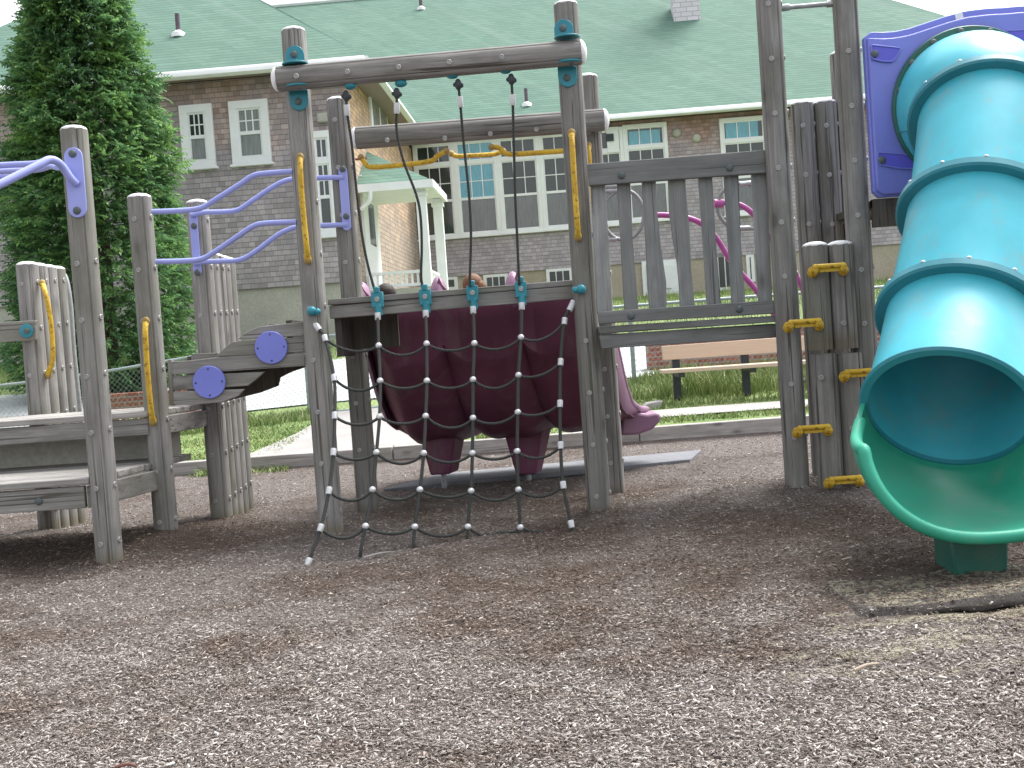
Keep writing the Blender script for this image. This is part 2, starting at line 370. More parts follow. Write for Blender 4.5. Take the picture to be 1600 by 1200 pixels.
def chip_ground(name, chips=False):
    n = NT(name); g = n.n('ShaderNodeNewGeometry'); pos = g.outputs['Position']
    s = n.n('ShaderNodeSeparateXYZ', Vector=pos); X, Y = s.outputs[0], s.outputs[1]
    big = n.noise(pos, .75, 5, .6, .6); mid = n.noise(pos, 3.2, 5, .65)
    # moist reddish-brown area right of centre; painted shade plus moisture under the decks; dry grey elsewhere
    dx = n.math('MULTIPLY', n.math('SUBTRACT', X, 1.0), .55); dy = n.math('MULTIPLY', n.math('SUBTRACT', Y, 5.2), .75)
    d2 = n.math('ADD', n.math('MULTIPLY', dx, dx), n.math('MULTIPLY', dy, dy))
    damp_shade = n.math('SUBTRACT', 1.0, n.math('MULTIPLY', d2, .55))
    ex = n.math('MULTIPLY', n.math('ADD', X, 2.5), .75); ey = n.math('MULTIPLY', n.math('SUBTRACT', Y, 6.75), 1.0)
    damp_shade2 = n.math('SUBTRACT', 1.0, n.math('ADD', n.math('MULTIPLY', ex, ex), n.math('MULTIPLY', ey, ey)))
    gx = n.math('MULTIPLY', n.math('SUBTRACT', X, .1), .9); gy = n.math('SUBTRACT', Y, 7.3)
    damp_shade3 = n.math('SUBTRACT', 1.0, n.math('ADD', n.math('MULTIPLY', gx, gx), n.math('MULTIPLY', gy, gy)))
    dm = n.math('MAXIMUM', n.math('MAXIMUM', n.math('MAXIMUM', damp_shade, 0.0), n.math('MULTIPLY', damp_shade2, 1.7)), n.math('MULTIPLY', damp_shade3, 1.3))
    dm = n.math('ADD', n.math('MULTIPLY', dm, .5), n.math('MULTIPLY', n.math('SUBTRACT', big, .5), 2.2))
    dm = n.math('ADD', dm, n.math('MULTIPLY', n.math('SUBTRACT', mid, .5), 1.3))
    damp_shade = n.n('ShaderNodeMapRange', Value=dm, From_Min=-.05, From_Max=.5).outputs[0]
    # sand scattered at the slide exit
    sx = n.math('MULTIPLY', n.math('SUBTRACT', X, 1.75), .95); sy = n.math('MULTIPLY', n.math('SUBTRACT', Y, 3.75), 1.5)
    sd_ = n.math('SUBTRACT', .85, n.math('ADD', n.math('MULTIPLY', sx, sx), n.math('MULTIPLY', sy, sy)))
    sn = n.noise(n.map(pos, (1, 2.2, 1)), 2.6, 5, .65)
    sand = n.n('ShaderNodeMapRange', Value=n.math('ADD', n.math('MULTIPLY', sd_, .45), n.math('MULTIPLY', n.math('SUBTRACT', sn, .5), 3.4)), From_Min=.26, From_Max=.5).outputs[0]
    if chips:
        r = g.outputs['Random Per Island']
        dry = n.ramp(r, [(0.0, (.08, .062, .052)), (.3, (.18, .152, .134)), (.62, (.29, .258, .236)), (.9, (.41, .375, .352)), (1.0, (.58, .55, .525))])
        wet_shade = n.ramp(r, [(0.0, (.042, .029, .021)), (.4, (.105, .074, .056)), (.82, (.185, .136, .105)), (1.0, (.42, .37, .32))])
        c = n.mix(damp_shade, dry, wet_shade); c = n.mix(n.math('MULTIPLY', sand, .3), c, (.36, .32, .25))
        return n.fin(c, .85)
    f1 = n.noise(n.map(pos, (1, 1.0, 1)), 70, 5, .75); f2 = n.noise(pos, 190, 3, .7)
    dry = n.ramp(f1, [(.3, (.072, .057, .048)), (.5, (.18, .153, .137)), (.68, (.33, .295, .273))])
    wet_shade = n.ramp(f1, [(.3, (.04, .029, .022)), (.55, (.12, .088, .07)), (.72, (.25, .20, .165))])
    c = n.mix(damp_shade, dry, wet_shade)
    c = n.mix(n.ramp(f2, [(.35, .55), (.6, 0.0)]), c, (.05, .04, .037))
    c = n.mix(n.math('MULTIPLY', sand, n.ramp(f1, [(.3, .45), (.6, 1.0)])), c, (.40, .37, .27))
    n.bump(n.math('ADD', f1, n.math('MULTIPLY', f2, .5)), .9, .02)
    return n.fin(c, .92)
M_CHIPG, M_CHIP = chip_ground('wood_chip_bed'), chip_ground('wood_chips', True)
def grassm(name, blade):
    n = NT(name); g = n.n('ShaderNodeNewGeometry'); pos = g.outputs['Position']
    a = n.noise(pos, .9, 5, .65); b = n.noise(pos, 45, 4, .7)
    if blade:
        r = g.outputs['Random Per Island']
        c = n.ramp(r, [(0.0, (.10, .17, .05)), (.5, (.19, .28, .09)), (.85, (.31, .38, .16)), (1.0, (.46, .42, .25))])
        c = n.mix(n.ramp(a, [(.4, 0.0), (.7, .5)]), c, (.30, .33, .13))
        return n.fin(c, .6)
    c = n.mix(n.ramp(a, [(.3, 0.0), (.7, 1.0)]), (.13, .21, .06), (.27, .33, .13))
    c = n.mix(n.ramp(b, [(.35, .5), (.6, 0.0)]), c, (.08, .12, .04)); n.bump(b, .5, .02)
    return n.fin(c, .9)
M_GRASS, M_BLADE = grassm('grass_sod', False), grassm('grass_blades', True)
def leafm():
    n = NT('cedar_foliage'); g = n.n('ShaderNodeNewGeometry'); pos = g.outputs['Position']
    r = g.outputs['Random Per Island']; a = n.noise(pos, 2.2, 3, .6)
    c = n.ramp(r, [(0.0, (.06, .14, .065)), (.5, (.115, .24, .10)), (.85, (.19, .35, .12)), (1.0, (.30, .47, .16))])
    c = n.mix(n.ramp(a, [(.50, 0.0), (.66, .7)]), c, (.20, .36, .08))
    c = n.mix(n.ramp(n.noise(pos, 1.6, 3, .6), [(.34, .5), (.5, 0.0)]), c, (.045, .11, .06))
    m = n.fin(c, .6)
    tr = n.n('ShaderNodeBsdfTranslucent', Color=c); mx = n.n('ShaderNodeMixShader', Fac=.42)
    n.t.links.new(n.b.outputs[0], mx.inputs[1]); n.t.links.new(tr.outputs[0], mx.inputs[2]); n.t.links.new(mx.outputs[0], n.out.inputs[0])
    return m
M_LEAF = leafm()
M_BARK = rough_mineral('bark', (.07, .05, .04), (.13, .1, .08), 8)

# ================================================================ GROUND
def grid(name, xs, ys, mat, lift=0, label=None, kind='structure', skirt=False):
    X, Y = np.meshgrid(xs, ys); Z = hz(X, Y) + lift
    v = np.stack([X, Y, Z], -1).reshape(-1, 3); nx, ny = len(xs), len(ys)
    f = [(j*nx+i, j*nx+i+1, (j+1)*nx+i+1, (j+1)*nx+i) for j in range(ny-1) for i in range(nx-1)]
    me = bpy.data.meshes.new(name); me.from_pydata(v.tolist(), [], f); me.materials.append(mat); me.shade_smooth()
    o = bpy.data.objects.new(name, me); col.objects.link(o); tag(o, label, None, None, kind); return o
xs = np.concatenate([[-60, -30, -15, -8], np.arange(-5.5, 5.51, .07), [8, 15, 30, 60]])
ys = np.concatenate([[-40, -15, -5, 0], np.arange(1.5, 10.85, .07), [10.86]])
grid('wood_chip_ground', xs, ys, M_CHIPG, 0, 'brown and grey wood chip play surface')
ys2 = np.concatenate([[10.86, 11.0, 11.5, 12, 12.5, 13, 13.5, 14, 14.6, 15, 16, 17, 18, 19.5, 21, 22.4, 25, 28, 32, 40, 60, 120, 400]])
xs2 = np.concatenate([[-300, -100, -40, -20], np.arange(-10, 10.1, .5), [20, 40, 100, 300]])
grid('grass_ground', xs2, ys2, M_GRASS, 0, 'rough lawn rising towards the school')
# chips
def chips():
    def region(n, y0, y1, pw=1.0):
        y = y0 + (y1 - y0) * rng.random(n) ** pw; x = (rng.random(n) * 2 - 1) * (y * .50 + .35); return x, y
    xa, ya = region(115000, 2.55, 4.5, 1.15); xb, yb = region(80000, 4.5, 7.2); xc, yc = region(40000, 7.2, 10.8)
    x = np.concatenate([xa, xb, xc]); y = np.concatenate([ya, yb, yc]); n = len(x)
    L = rng.gamma(2.6, .0032, n) + .004; L = np.where(rng.random(n) < .006, L * 2.0, L); L = np.minimum(L, .07); Wd = L * rng.uniform(.15, .5, n); Wd = np.clip(Wd, .0016, .0075); T = rng.uniform(.0008, .0028, n)
    L *= np.where(y > 7.2, 1.25, 1)
    sx, sy = np.array([-1, 1, 1, -1, -1, 1, 1, -1]), np.array([-1, -1, 1, 1, -1, -1, 1, 1]); sz = np.array([-1, -1, -1, -1, 1, 1, 1, 1])
    tap = rng.uniform(.25, 1, (n, 2)); jt = rng.uniform(.7, 1.2, (n, 8, 3))
    lx = sx[None] * L[:, None] / 2 * jt[:, :, 0]; ly = sy[None] * Wd[:, None] / 2 * jt[:, :, 1]
    ly *= np.where(sx[None] > 0, tap[:, :1], tap[:, 1:]); lz = sz[None] * T[:, None] / 2
    a = rng.random(n) * 2 * math.pi; pit = rng.normal(0, .22, n); rol = rng.normal(0, .35, n)
    y1 = ly * np.cos(rol)[:, None] - lz * np.sin(rol)[:, None]; z1 = ly * np.sin(rol)[:, None] + lz * np.cos(rol)[:, None]
    x2 = lx * np.cos(pit)[:, None] - z1 * np.sin(pit)[:, None]; z2 = lx * np.sin(pit)[:, None] + z1 * np.cos(pit)[:, None]
    x3 = x2 * np.cos(a)[:, None] - y1 * np.sin(a)[:, None]; y3 = x2 * np.sin(a)[:, None] + y1 * np.cos(a)[:, None]
    zz = hz(x, y) + rng.uniform(.0, .010, n)
    for i in np.nonzero((x > 1.1) & (y > 3.9) & (y < 4.62))[0]:
        zz[i] += mat_h(x[i], y[i]) if rng.random() < .4 else -.05
    v = np.stack([x3 + x[:, None], y3 + y[:, None], z2 + zz[:, None]], -1)
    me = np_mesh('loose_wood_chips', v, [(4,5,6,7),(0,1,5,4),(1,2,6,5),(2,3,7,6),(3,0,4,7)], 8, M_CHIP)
    o = bpy.data.objects.new('loose_wood_chips', me); col.objects.link(o)
    tag(o, 'loose grey and brown wood chips covering the play area ground', 'wood chips', None, 'stuff')
def sheet(name, pts, mat, lift, label, kind='structure', th=0):   # quad strip following the terrain
    vs = []; fs = []; n = 40
    for i in range(n + 1):
        t = i / n
        a = Vector(pts[0]).lerp(Vector(pts[1]), t); b = Vector(pts[3]).lerp(Vector(pts[2]), t)
        for j in range(n + 1):
            p = a.lerp(b, j / n); vs.append((p.x, p.y, float(hz(p.x, p.y)) + lift))
    for i in range(n):
        for j in range(n): k = i*(n+1)+j; fs.append((k, k+n+1, k+n+2, k+1))
    me = bpy.data.meshes.new(name); me.from_pydata(vs, [], fs); me.materials.append(mat)
    o = bpy.data.objects.new(name, me); col.objects.link(o); return tag(o, label, None, None, kind)
sheet('path', [(-2.75, 11.02), (-.7, 11.02), (-.5, 14.6), (-2.35, 14.6)], M_PATH, .02, 'pale concrete path from the play area to the gate')
sheet('walkway', [(-.48, 11.55), (14, 11.55), (14, 12.25), (-.48, 12.35)], M_PATH, .02, 'narrow pale concrete walkway in front of the bench')
sheet('driveway', [(-14, 15.9), (14, 14.75), (14, 19.4), (-14, 19.6)], M_DRIVE, .02, 'bleached driveway beyond the chain-link fence')

# timber edging along the wood chips
ed = empty('timber_edging', (-1, 10.9, 0), 0, 'long low weathered timber edging between wood chips and grass', 'edging')
e_x = [-8.4, -6.0, -3.6, -1.2, 1.2, 3.6, 6.0, 8.4]
for i in range(7):
    a, b = e_x[i] + .006, e_x[i+1] - .006
    za, zb = .10 + .012 * (i) + .01, .10 + .012 * (i + 1) + .01
    MB().prism([(a, 10.84, -.05), (b, 10.84, -.05), (b, 10.84, zb), (a, 10.84, za)], [(a, 10.98, -.05), (b, 10.98, -.05), (b, 10.98, zb), (a, 10.98, za)]).build('timber', M_STEPW, ed, bevel=.008)
# slab joints, flat stone
st = P(1015, 636, 12.6)
MB().board([st + Vector(q) for q in ((-.12, 0, -.05), (.1, 0, -.05), (.16, 0.02, .06), (-.02, 0.02, .04))], .25).build('stone_slab', M_PATH, None, org=st, bevel=.01)
tag(bpy.data.objects['stone_slab'], 'small pale stone slab lying in the grass left of the bench', 'stone')
# rubber mat behind (slide exit) and sandy mat by the tube slide
mt = P(850, 735, 9.2)
a_, b_, c_, d_ = P(600, 771, 8.5), P(1080, 738, 9.05), P(1096, 712, 9.7), P(690, 745, 9.3)
MB().prism([(p.x, p.y, .03) for p in (a_, b_, c_, d_)], [(p.x, p.y, -.01) for p in (a_, b_, c_, d_)]).build('rubber_mat', M_MAT, None, org=(0, 9, 0), bevel=.006)
tag(bpy.data.objects['rubber_mat'], 'flat grey rubber mat on the wood chips under the plum slide exit', 'mat')
def mat_h(x, y):
    """height of the buried mat above the ground (0 outside it)."""
    u = (x - 1.20) / 1.35; v = (y - (4.00 + .05 * math.sin(x * 3) + .03 * mnoise.noise(Vector((x * 5, 9, 1))))) / .50
    if u < -.05 or v < 0 or v > 1.1 or u > 1.3: return 0.0
    h = .075 * min(1, v / .05) * max(0, 1 - max(0, v) * .95) * min(1, max(0, .25 + u * 2.2)) * (.72 + .6 * mnoise.noise(Vector((x * 2.6, 2, 4))))
    return max(0, h + .006 * mnoise.noise(Vector((x * 9, y * 12, 0))))
def sandy_mat():
    nx, ny = 110, 56; vs = []; fs = []
    for j in range(ny + 1):
        for i in range(nx + 1):
            x = 1.16 + 1.5 * i / nx; y = 3.96 + .60 * j / ny
            vs.append((x, y, float(hz(x, y)) + mat_h(x, y) - .002 + (.004 if 3 < i < nx and 2 < j < ny - 2 else -.01)))
    for j in range(ny):
        for i in range(nx): k = j*(nx+1)+i; fs.append((k, k+1, k+nx+2, k+nx+1))
    n = NT('sandy_black_rubber'); g = n.n('ShaderNodeNewGeometry'); pos = g.outputs['Position']
    s = n.n('ShaderNodeSeparateXYZ', Vector=g.outputs['Normal'])
    a = n.noise(pos, 7, 6, .75); b = n.noise(pos, 150, 4, .8); c2 = n.noise(pos, 45, 5, .75)
    f = n.math('ADD', n.math('MULTIPLY', n.math('SUBTRACT', a, .52), 3.2), n.math('MULTIPLY', n.math('SUBTRACT', c2, .5), 4.0))
    f = n.math('ADD', f, n.math('MULTIPLY', n.math('SUBTRACT', s.outputs[2], .97), 12.0))
    c = n.mix(n.ramp(f, [(.05, 0.0), (.35, 1.0)]), n.mix(b, (.025, .022, .022), (.15, .135, .125)), n.mix(b, (.16, .145, .10), (.44, .41, .30)))
    n.bump(n.math('ADD', b, c2), 1.0, .012); m = n.fin(c, .95)
    me = bpy.data.meshes.new('rubber_mat'); me.from_pydata([(x - 1.8, y - 4.2, z) for x, y, z in vs], [], fs); me.materials.append(m); me.shade_smooth()
    o = bpy.data.objects.new('rubber_mat', me); col.objects.link(o); o.location = (1.8, 4.2, 0)
    so = o.modifiers.new('thick', 'SOLIDIFY'); so.thickness = .03; so.offset = -1
    tag(o, 'sand dusted black rubber mat half buried in front of the tube slide exit', 'mat')
sandy_mat()
chips()
def stick(name, a, b, r, mat, label):
    a, b = Vector(a), Vector(b)
    for p in (a, b): p.z = float(hz(p.x, p.y)) + .012
    o = MB().tube(smooth_path([a, a.lerp(b, .5) + Vector((.004, .006, .004)), b], 4), [r, r*1.1, r, r*1.05, r*.95, r, r*.9, r*.8, r*.6], 7).build(name, mat, None, org=a); return tag(o, label, 'stick')
M_TWIG = rough_mineral('bare_twig', (.42, .34, .26), (.60, .52, .42), 20)
q = P(1335, 1052, 3.42); q2 = P(1374, 1048, 3.44)
stick('twig', (q.x, q.y, 0), (q2.x, q2.y, 0), .0045, M_TWIG, 'short pale twig lying on the wood chips near the sandy patches at lower right')
q = P(568, 869, 5.95); q2 = P(612, 865, 5.99)
stick('twig', (q.x, q.y, 0), (q2.x, q2.y, 0), .006, M_PATH, 'short white stick lying at the foot of the climbing net')
q = P(178, 1184, 2.92); q2 = P(212, 1188, 2.92)
stick('twig', (q.x, q.y, 0), (q2.x, q2.y, 0), .0045, rough_mineral('reddish_twig', (.14, .06, .05), (.22, .11, .09), 20), 'short reddish twig in the chips near the lower left corner')

# ================================================================ PLAY STRUCTURE
PS = empty('playground_structure', (0, 6.8, 0), 0,
           'large weathered timber play structure with turquoise tube slide, arch, decks and plum slide', 'playground')
PR = .0715
def post_profile():
    pts = []
    n = 72
    for i in range(n):
        a = 360 * i / n
        d = min(abs((a - 45 - 90 * k + 180) % 360 - 180) for k in range(4))
        r = PR
        if d < 3.5: r = PR * .90
        elif d < 6: r = PR * .985
        dd = 45 - d                         # distance from the flats' centres
        r *= 1 - .035 * max(0, 1 - dd / 22)
        pts.append((r * math.cos(R(a)), r * math.sin(R(a))))
    return pts
PROF = post_profile()
def bolt_mesh():
    m = MB()
    m.lathe([(.0005, -.004), (.0145, -.004), (.0145, .005), (.0125, .0068), (.0095, .0068), (.0085, .0015), (.0058, .0015), (.0054, .0066), (.0005, .0076)], None, 18)
    return m.mesh('bolt', M_BOLT, 40)
ME_BOLT = bolt_mesh()
def dome_mesh(name, r, mat, h=.6):
    m = MB(); m.lathe([(r, -.004)] + [(r * math.cos(a * math.pi / 12), r * h * math.sin(a * math.pi / 12)) for a in range(0, 6)] + [(.0005, r * h)], None, 16)
    return m.mesh(name, mat, True)
ME_KNOB, ME_YB = dome_mesh('bolt', .021, M_KNOB), dome_mesh('bolt', .022, M_YBOLT, .75)
ME_TEALK = dome_mesh('bolt', .033, M_BRK, .75)
def facing(p, d):                        # matrix with local z along d
    return Matrix.Translation(p) @ Vector(d).to_track_quat('Z', 'Y').to_matrix().to_4x4()
def bolt(p, parent, d=(0, -1, 0), me=None, name='bolt'):
    return link_mesh(name, me or ME_BOLT, parent, facing(p, d))
YAW = R(-14)
def post(top, base, Y, bolt_y=None, parent=PS, name='post', r=1.0, mat=None, bottom=None, cap=True, side=True, label=None, capmat=None, zpost=None):
    t, b = P(*top, Y), P(*base, Y)
    x = (t.x + b.x) / 2; zt = t.z; zb = -.12 if bottom is None else P(*bottom, Y).z
    org = Vector((x, Y, max(0, zb)))
    m = MB(); rot = Matrix.Translation((x, Y, 0)) @ Matrix.Rotation(YAW, 4, 'Z')
    rings = [(zb, r), (zt - .035, r), (zt - .02, r * .985)]
    n = len(PROF); vs = []
    for z, q in rings: vs += [rot @ Vector((px * q, py * q, z)) for px, py in PROF]
    fs = [(i*n+k, i*n+(k+1) % n, (i+1)*n+(k+1) % n, (i+1)*n+k) for i in range(len(rings)-1) for k in range(n)]
    fs += [tuple(range(n-1, -1, -1)), tuple((len(rings)-1)*n+k for k in range(n))]
    m.add(vs, fs); o = m.build(name, mat or M_WZ, parent, smooth=28, org=org, label=label)
    if cap:
        q = r * PR
        MB().lathe([(q*.97, -.004), (q*.985, .0), (q*.9, .010), (q*.65, .019), (q*.35, .0235), (.0005, .025)], Matrix.Translation((x, Y, zt - .021)), 28).build('post_cap', capmat or M_CAP, o, smooth=True)
    if bolt_y is not None:
        z0 = P(x_px(x, Y), bolt_y, Y).z
        fr = rot.to_3x3() @ Vector((0, -1, 0)); sd_ = rot.to_3x3() @ Vector((1, 0, 0))
        k0 = math.ceil((max(zb, .06) - z0) / .3048)
        z = z0 + k0 * .3048
        while z < zt - .07:
            bolt(Vector((x, Y, z)) + fr * PR * r * .97, o, fr)
            if side: bolt(Vector((x, Y, z + .012)) + sd_ * PR * r * .97, o, sd_)
            z += .3048
    return o, x
def x_px(x, Y): return 800 + x * 1750 / Y

def bz(px, py, Y): return py
A, ax = post((118, 197), (170, 893), 6.12, None)
Bp, bx = post((220, 303), (258, 838), 6.80, None)
NL, nlx = post((461, 43), (515, 832), 6.63, None)
NR, nrx = post((883, 2), (938, 812), 6.60, None)
RL, rlx = post((528, 152), (575, 812), 7.32, None)
RRo, rrx = post((918, 116), (960, 790), 7.30, None)
def bolts_on(o, x, Y, refpx, ztop, zbot=.08, side=True):
    z0 = P(*refpx, Y).z; q = Matrix.Rotation(YAW, 3, 'Z'); fr = q @ Vector((0, -1, 0)); s_ = q @ Vector((1, 0, 0))
    z = z0 - math.floor((z0 - zbot) / .3048) * .3048
    while z < ztop:
        bolt(Vector((x, Y, z)) + fr * PR * .967, o, fr)
        if side: bolt(Vector((x, Y, z + .014)) + s_ * PR * .967, o, s_)
        z += .3048
bolts_on(A, ax, 6.12, (134, 501), P(118, 197, 6.12).z - .62)
bolts_on(Bp, bx, 6.80, (222, 423), P(220, 303, 6.8).z - .1)
bolts_on(NL, nlx, 6.63, (496, 643), P(461, 43, 6.63).z - .95)
bolts_on(NR, nrx, 6.60, (922, 613), P(883, 2, 6.6).z - 1.2)
bolts_on(RL, rlx, 7.32, (529, 190), P(528, 152, 7.32).z - .08)
bolts_on(RRo, rrx, 7.30, (915, 210), P(918, 116, 7.3).z - .08)
# short palisade rows on the left
def row(top, base, Y, n, dY, ref, dx=0, topdrop=0):
    x0 = None
    for k in range(n):
        t, b = P(*top, Y), P(*base, Y)
        xx = (t.x + b.x) / 2 + dx * k; yy = Y + dY * k; zt = t.z - (topdrop if k else 0)
        m = MB(); rot = Matrix.Translation((xx, yy, 0)) @ Matrix.Rotation(YAW, 4, 'Z'); vs = []
        rings = [(-.12, 1), (zt - .035, 1), (zt - .02, .985)]; n_ = len(PROF)
        for z, q in rings: vs += [rot @ Vector((px * q, py * q, z)) for px, py in PROF]
        fs = [(i*n_+j, i*n_+(j+1) % n_, (i+1)*n_+(j+1) % n_, (i+1)*n_+j) for i in range(2) for j in range(n_)] + [tuple(range(n_-1, -1, -1)), tuple(2*n_+j for j in range(n_))]
        m.add(vs, fs); o = m.build('post', M_WZ, PS, smooth=28, org=(xx, yy, 0))
        MB().lathe([(PR*.97, -.004), (PR*.985, 0), (PR*.9, .010), (PR*.65, .019), (PR*.35, .0235), (.0005, .025)], Matrix.Translation((xx, yy, zt - .021)), 24).build('post_cap', M_CAP, o, smooth=True)
        bolts_on(o, xx, yy, ref, zt - .1)
row((45, 409), (75, 835), 7.55, 4, .152, (39, 445))
row((312, 312), (343, 815), 7.38, 5, .152, (313, 494), 0, .33)
# wall tower
W1, w1x = post((1196, -60), (1247, 765), 6.40, None)
bolts_on(W1, w1x, 6.40, (1211, 180.6), 3.1, .2)
W2, w2x = post((1312, -60), (1368, 755), 6.38, None)
bolts_on(W2, w2x, 6.38, (1336, 168.6), 3.1, .2)
for top, base, ref in (((1250, 158), (1290, 760), (1254, 275)), ((1286, 156), (1326, 760), (1291, 272))):
    o, x = post(top, base, 7.06, None); bolts_on(o, x, 7.06, (top[0] + 4, 199), P(*top, 7.06).z - .06, .3)
post((1311, 80), (1356, 760), 7.1, None)
for top, bot, ref in (((1266, 379), (1289, 546), None), ((1307, 377), (1326, 544), (1318, 505))):
    o, x = post(top, bot, 6.33, None, bottom=bot, capmat=None)
    if ref: bolt(P(*ref, 6.33 - PR), o)
for top, bot, ref in (((1280, 548), (1304, 770), (1283, 590)), ((1322, 546), (1344, 770), (1331, 670))):
    o, x = post(top, bot, 6.34, None, bottom=(bot[0], 800), cap=False)
    bolt(P(*ref, 6.34 - PR), o)
# rung at the top of the tower
rg = MB(); rg.tube([P(1216, 13, 6.40), P(1322, 4, 6.38)], .0135, 12)
rgo = rg.build('rung', M_STEEL, PS)
for q in ((1226, 12), (1298, 6)):
    MB().tube([P(q[0] - 7, q[1] + .6, 6.40), P(q[0] + 7, q[1] - .6, 6.40)], .020, 12).build('collar', M_STEEL, rgo)

# arches
def beam(p0, p1, bolts, Yb):
    d = (p1 - p0).normalized(); L = (p1 - p0).length
    m = facing(p0, d); b = MB()
    vs = []; n = len(PROF)
    for z, q in ((0, .97), (.02, 1), (L - .02, 1), (L, .97)): vs += [m @ Vector((px * q, py * q, z)) for px, py in PROF]
    b.add(vs, [(i*n+k, i*n+(k+1) % n, (i+1)*n+(k+1) % n, (i+1)*n+k) for i in range(3) for k in range(n)] + [tuple(range(n-1, -1, -1)), tuple(3*n+k for k in range(n))])
    o = b.build('crossbeam', M_WX, PS, smooth=28, org=p0)
    cp = [(PR*.97, -.004), (PR*.985, 0), (PR*.9, .012), (PR*.65, .024), (PR*.35, .030), (.0005, .032)]
    MB().lathe(cp, facing(p0 - d * .001, -d), 28).build('beam_cap', M_CAP, o, smooth=True)
    MB().lathe(cp, facing(p1 + d * .001, d), 28).build('beam_cap', M_CAP, o, smooth=True)
    for q in bolts: bolt(P(*q, Yb - PR * .96), o)
    return o
beam(P(433, 124, 6.49), P(908, 81.5, 6.46), [(463, 119), (543, 112), (623, 105), (702, 97), (784, 89), (866, 82)], 6.47)
beam(P(556, 216, 7.20), P(944, 187, 7.16), [(605, 219), (695, 216), (766, 209), (838, 202)], 7.18)
# turquoise brackets
def bracket(px, py, Y, up):
    c = P(px, py, Y); s = 1 if up else -1
    m = MB()                                   # rounded plate on the post's face
    pts = [(-.055, 0), (.055, 0)] + [(.055 * math.cos(a), s * (.062 + .055 * math.sin(a))) for a in [math.pi * k / 12 for k in range(13)]]
    pts = [pts[0], pts[1]] + pts[2:]
    m.board([c + Vector((x, -.004, z)) for x, z in pts], .014)
    o = m.build('bracket', M_BRK, PS, bevel=.003)
    f = MB(); pts = [(.075 * math.cos(2*math.pi*k/24), .06 * math.sin(2*math.pi*k/24)) for k in range(24)]
    f.prism([c + Vector((x + .01, y - .075, s * -.001)) for x, y in pts], [c + Vector((x + .01, y - .075, s * -.011)) for x, y in pts])
    f.build('flange', M_BRK, o, bevel=.002)
    bolt(c + Vector((-.005, -.006, s * .065)), o, (0, -1, 0), ME_KNOB)
    bolt(c + Vector((.02, -.075, s * .001)), o, (0, 0, s), ME_KNOB)
bracket(462, 103, 6.63 - .078, True); bracket(466, 141, 6.63 - .078, False)
bracket(882, 62, 6.60 - .078, True); bracket(886, 104, 6.60 - .078, False)

# yellow grab handles
def handle(pts, Y, out=.055, r=.0165, knobs=True):
    m = MB(); n = len(pts)
    path = []
    for i, q in enumerate(pts):
        off = out if 0 < i < n - 1 else .012
        path.append(P(*q, Y - off))
    path = smooth_path(path, 6); k = len(path)
    m.tube(path, [r * (1.0 if 2 < i < k - 3 else 1.15) for i in range(k)], 12)
    o = m.build('grab_handle', M_YEL, PS, smooth=50)
    for q in (pts[0], pts[-1]): MB().ball(P(*q, Y - .016), .024, 1, .8, 1.15).build('mount', M_YBOLT, o, smooth=True)
    return o
handle([(469, 246), (469, 262), (471, 300), (475, 345), (479, 385), (481, 406)], 6.63 - PR)
handle([(893, 208), (894, 225), (896, 262), (899, 310), (902, 352), (903, 370)], 6.60 - PR)
handle([(228, 502), (227, 520), (229, 560), (232, 600), (236, 640), (239, 659)], 6.80 - PR)
handle([(66, 443), (72, 462), (79, 500), (82, 535), (82, 562), (75, 586)], 7.62 - PR, .08)
handle([(919, 228), (920, 240), (921, 262), (923, 290), (924, 330), (925, 348)], 7.30 - PR)
def hbar(pts, Y):
    o = MB().tube(smooth_path([P(*q, Y) for q in pts], 6), .0165, 12).build('grab_handle', M_YEL, PS, smooth=50)
    for q in (pts[0], pts[-1]): MB().ball(P(*q, Y), .022).build('mount', M_YBOLT, o, smooth=True)
hbar([(564, 246), (570, 254), (580, 261), (625, 258), (672, 252), (684, 243), (697, 236)], 7.16)
hbar([(768, 230), (780, 231), (788, 238), (800, 241), (850, 238), (898, 234), (912, 226)], 7.14)
hbar([(705, 240), (714, 244), (740, 243), (772, 241), (786, 236)], 7.9)
MB().tube([P(556, 249, 7.2), P(572, 247, 7.25)], .008, 8).build('red_strap', plastic('red_strap', (.4, .03, .05)), PS)

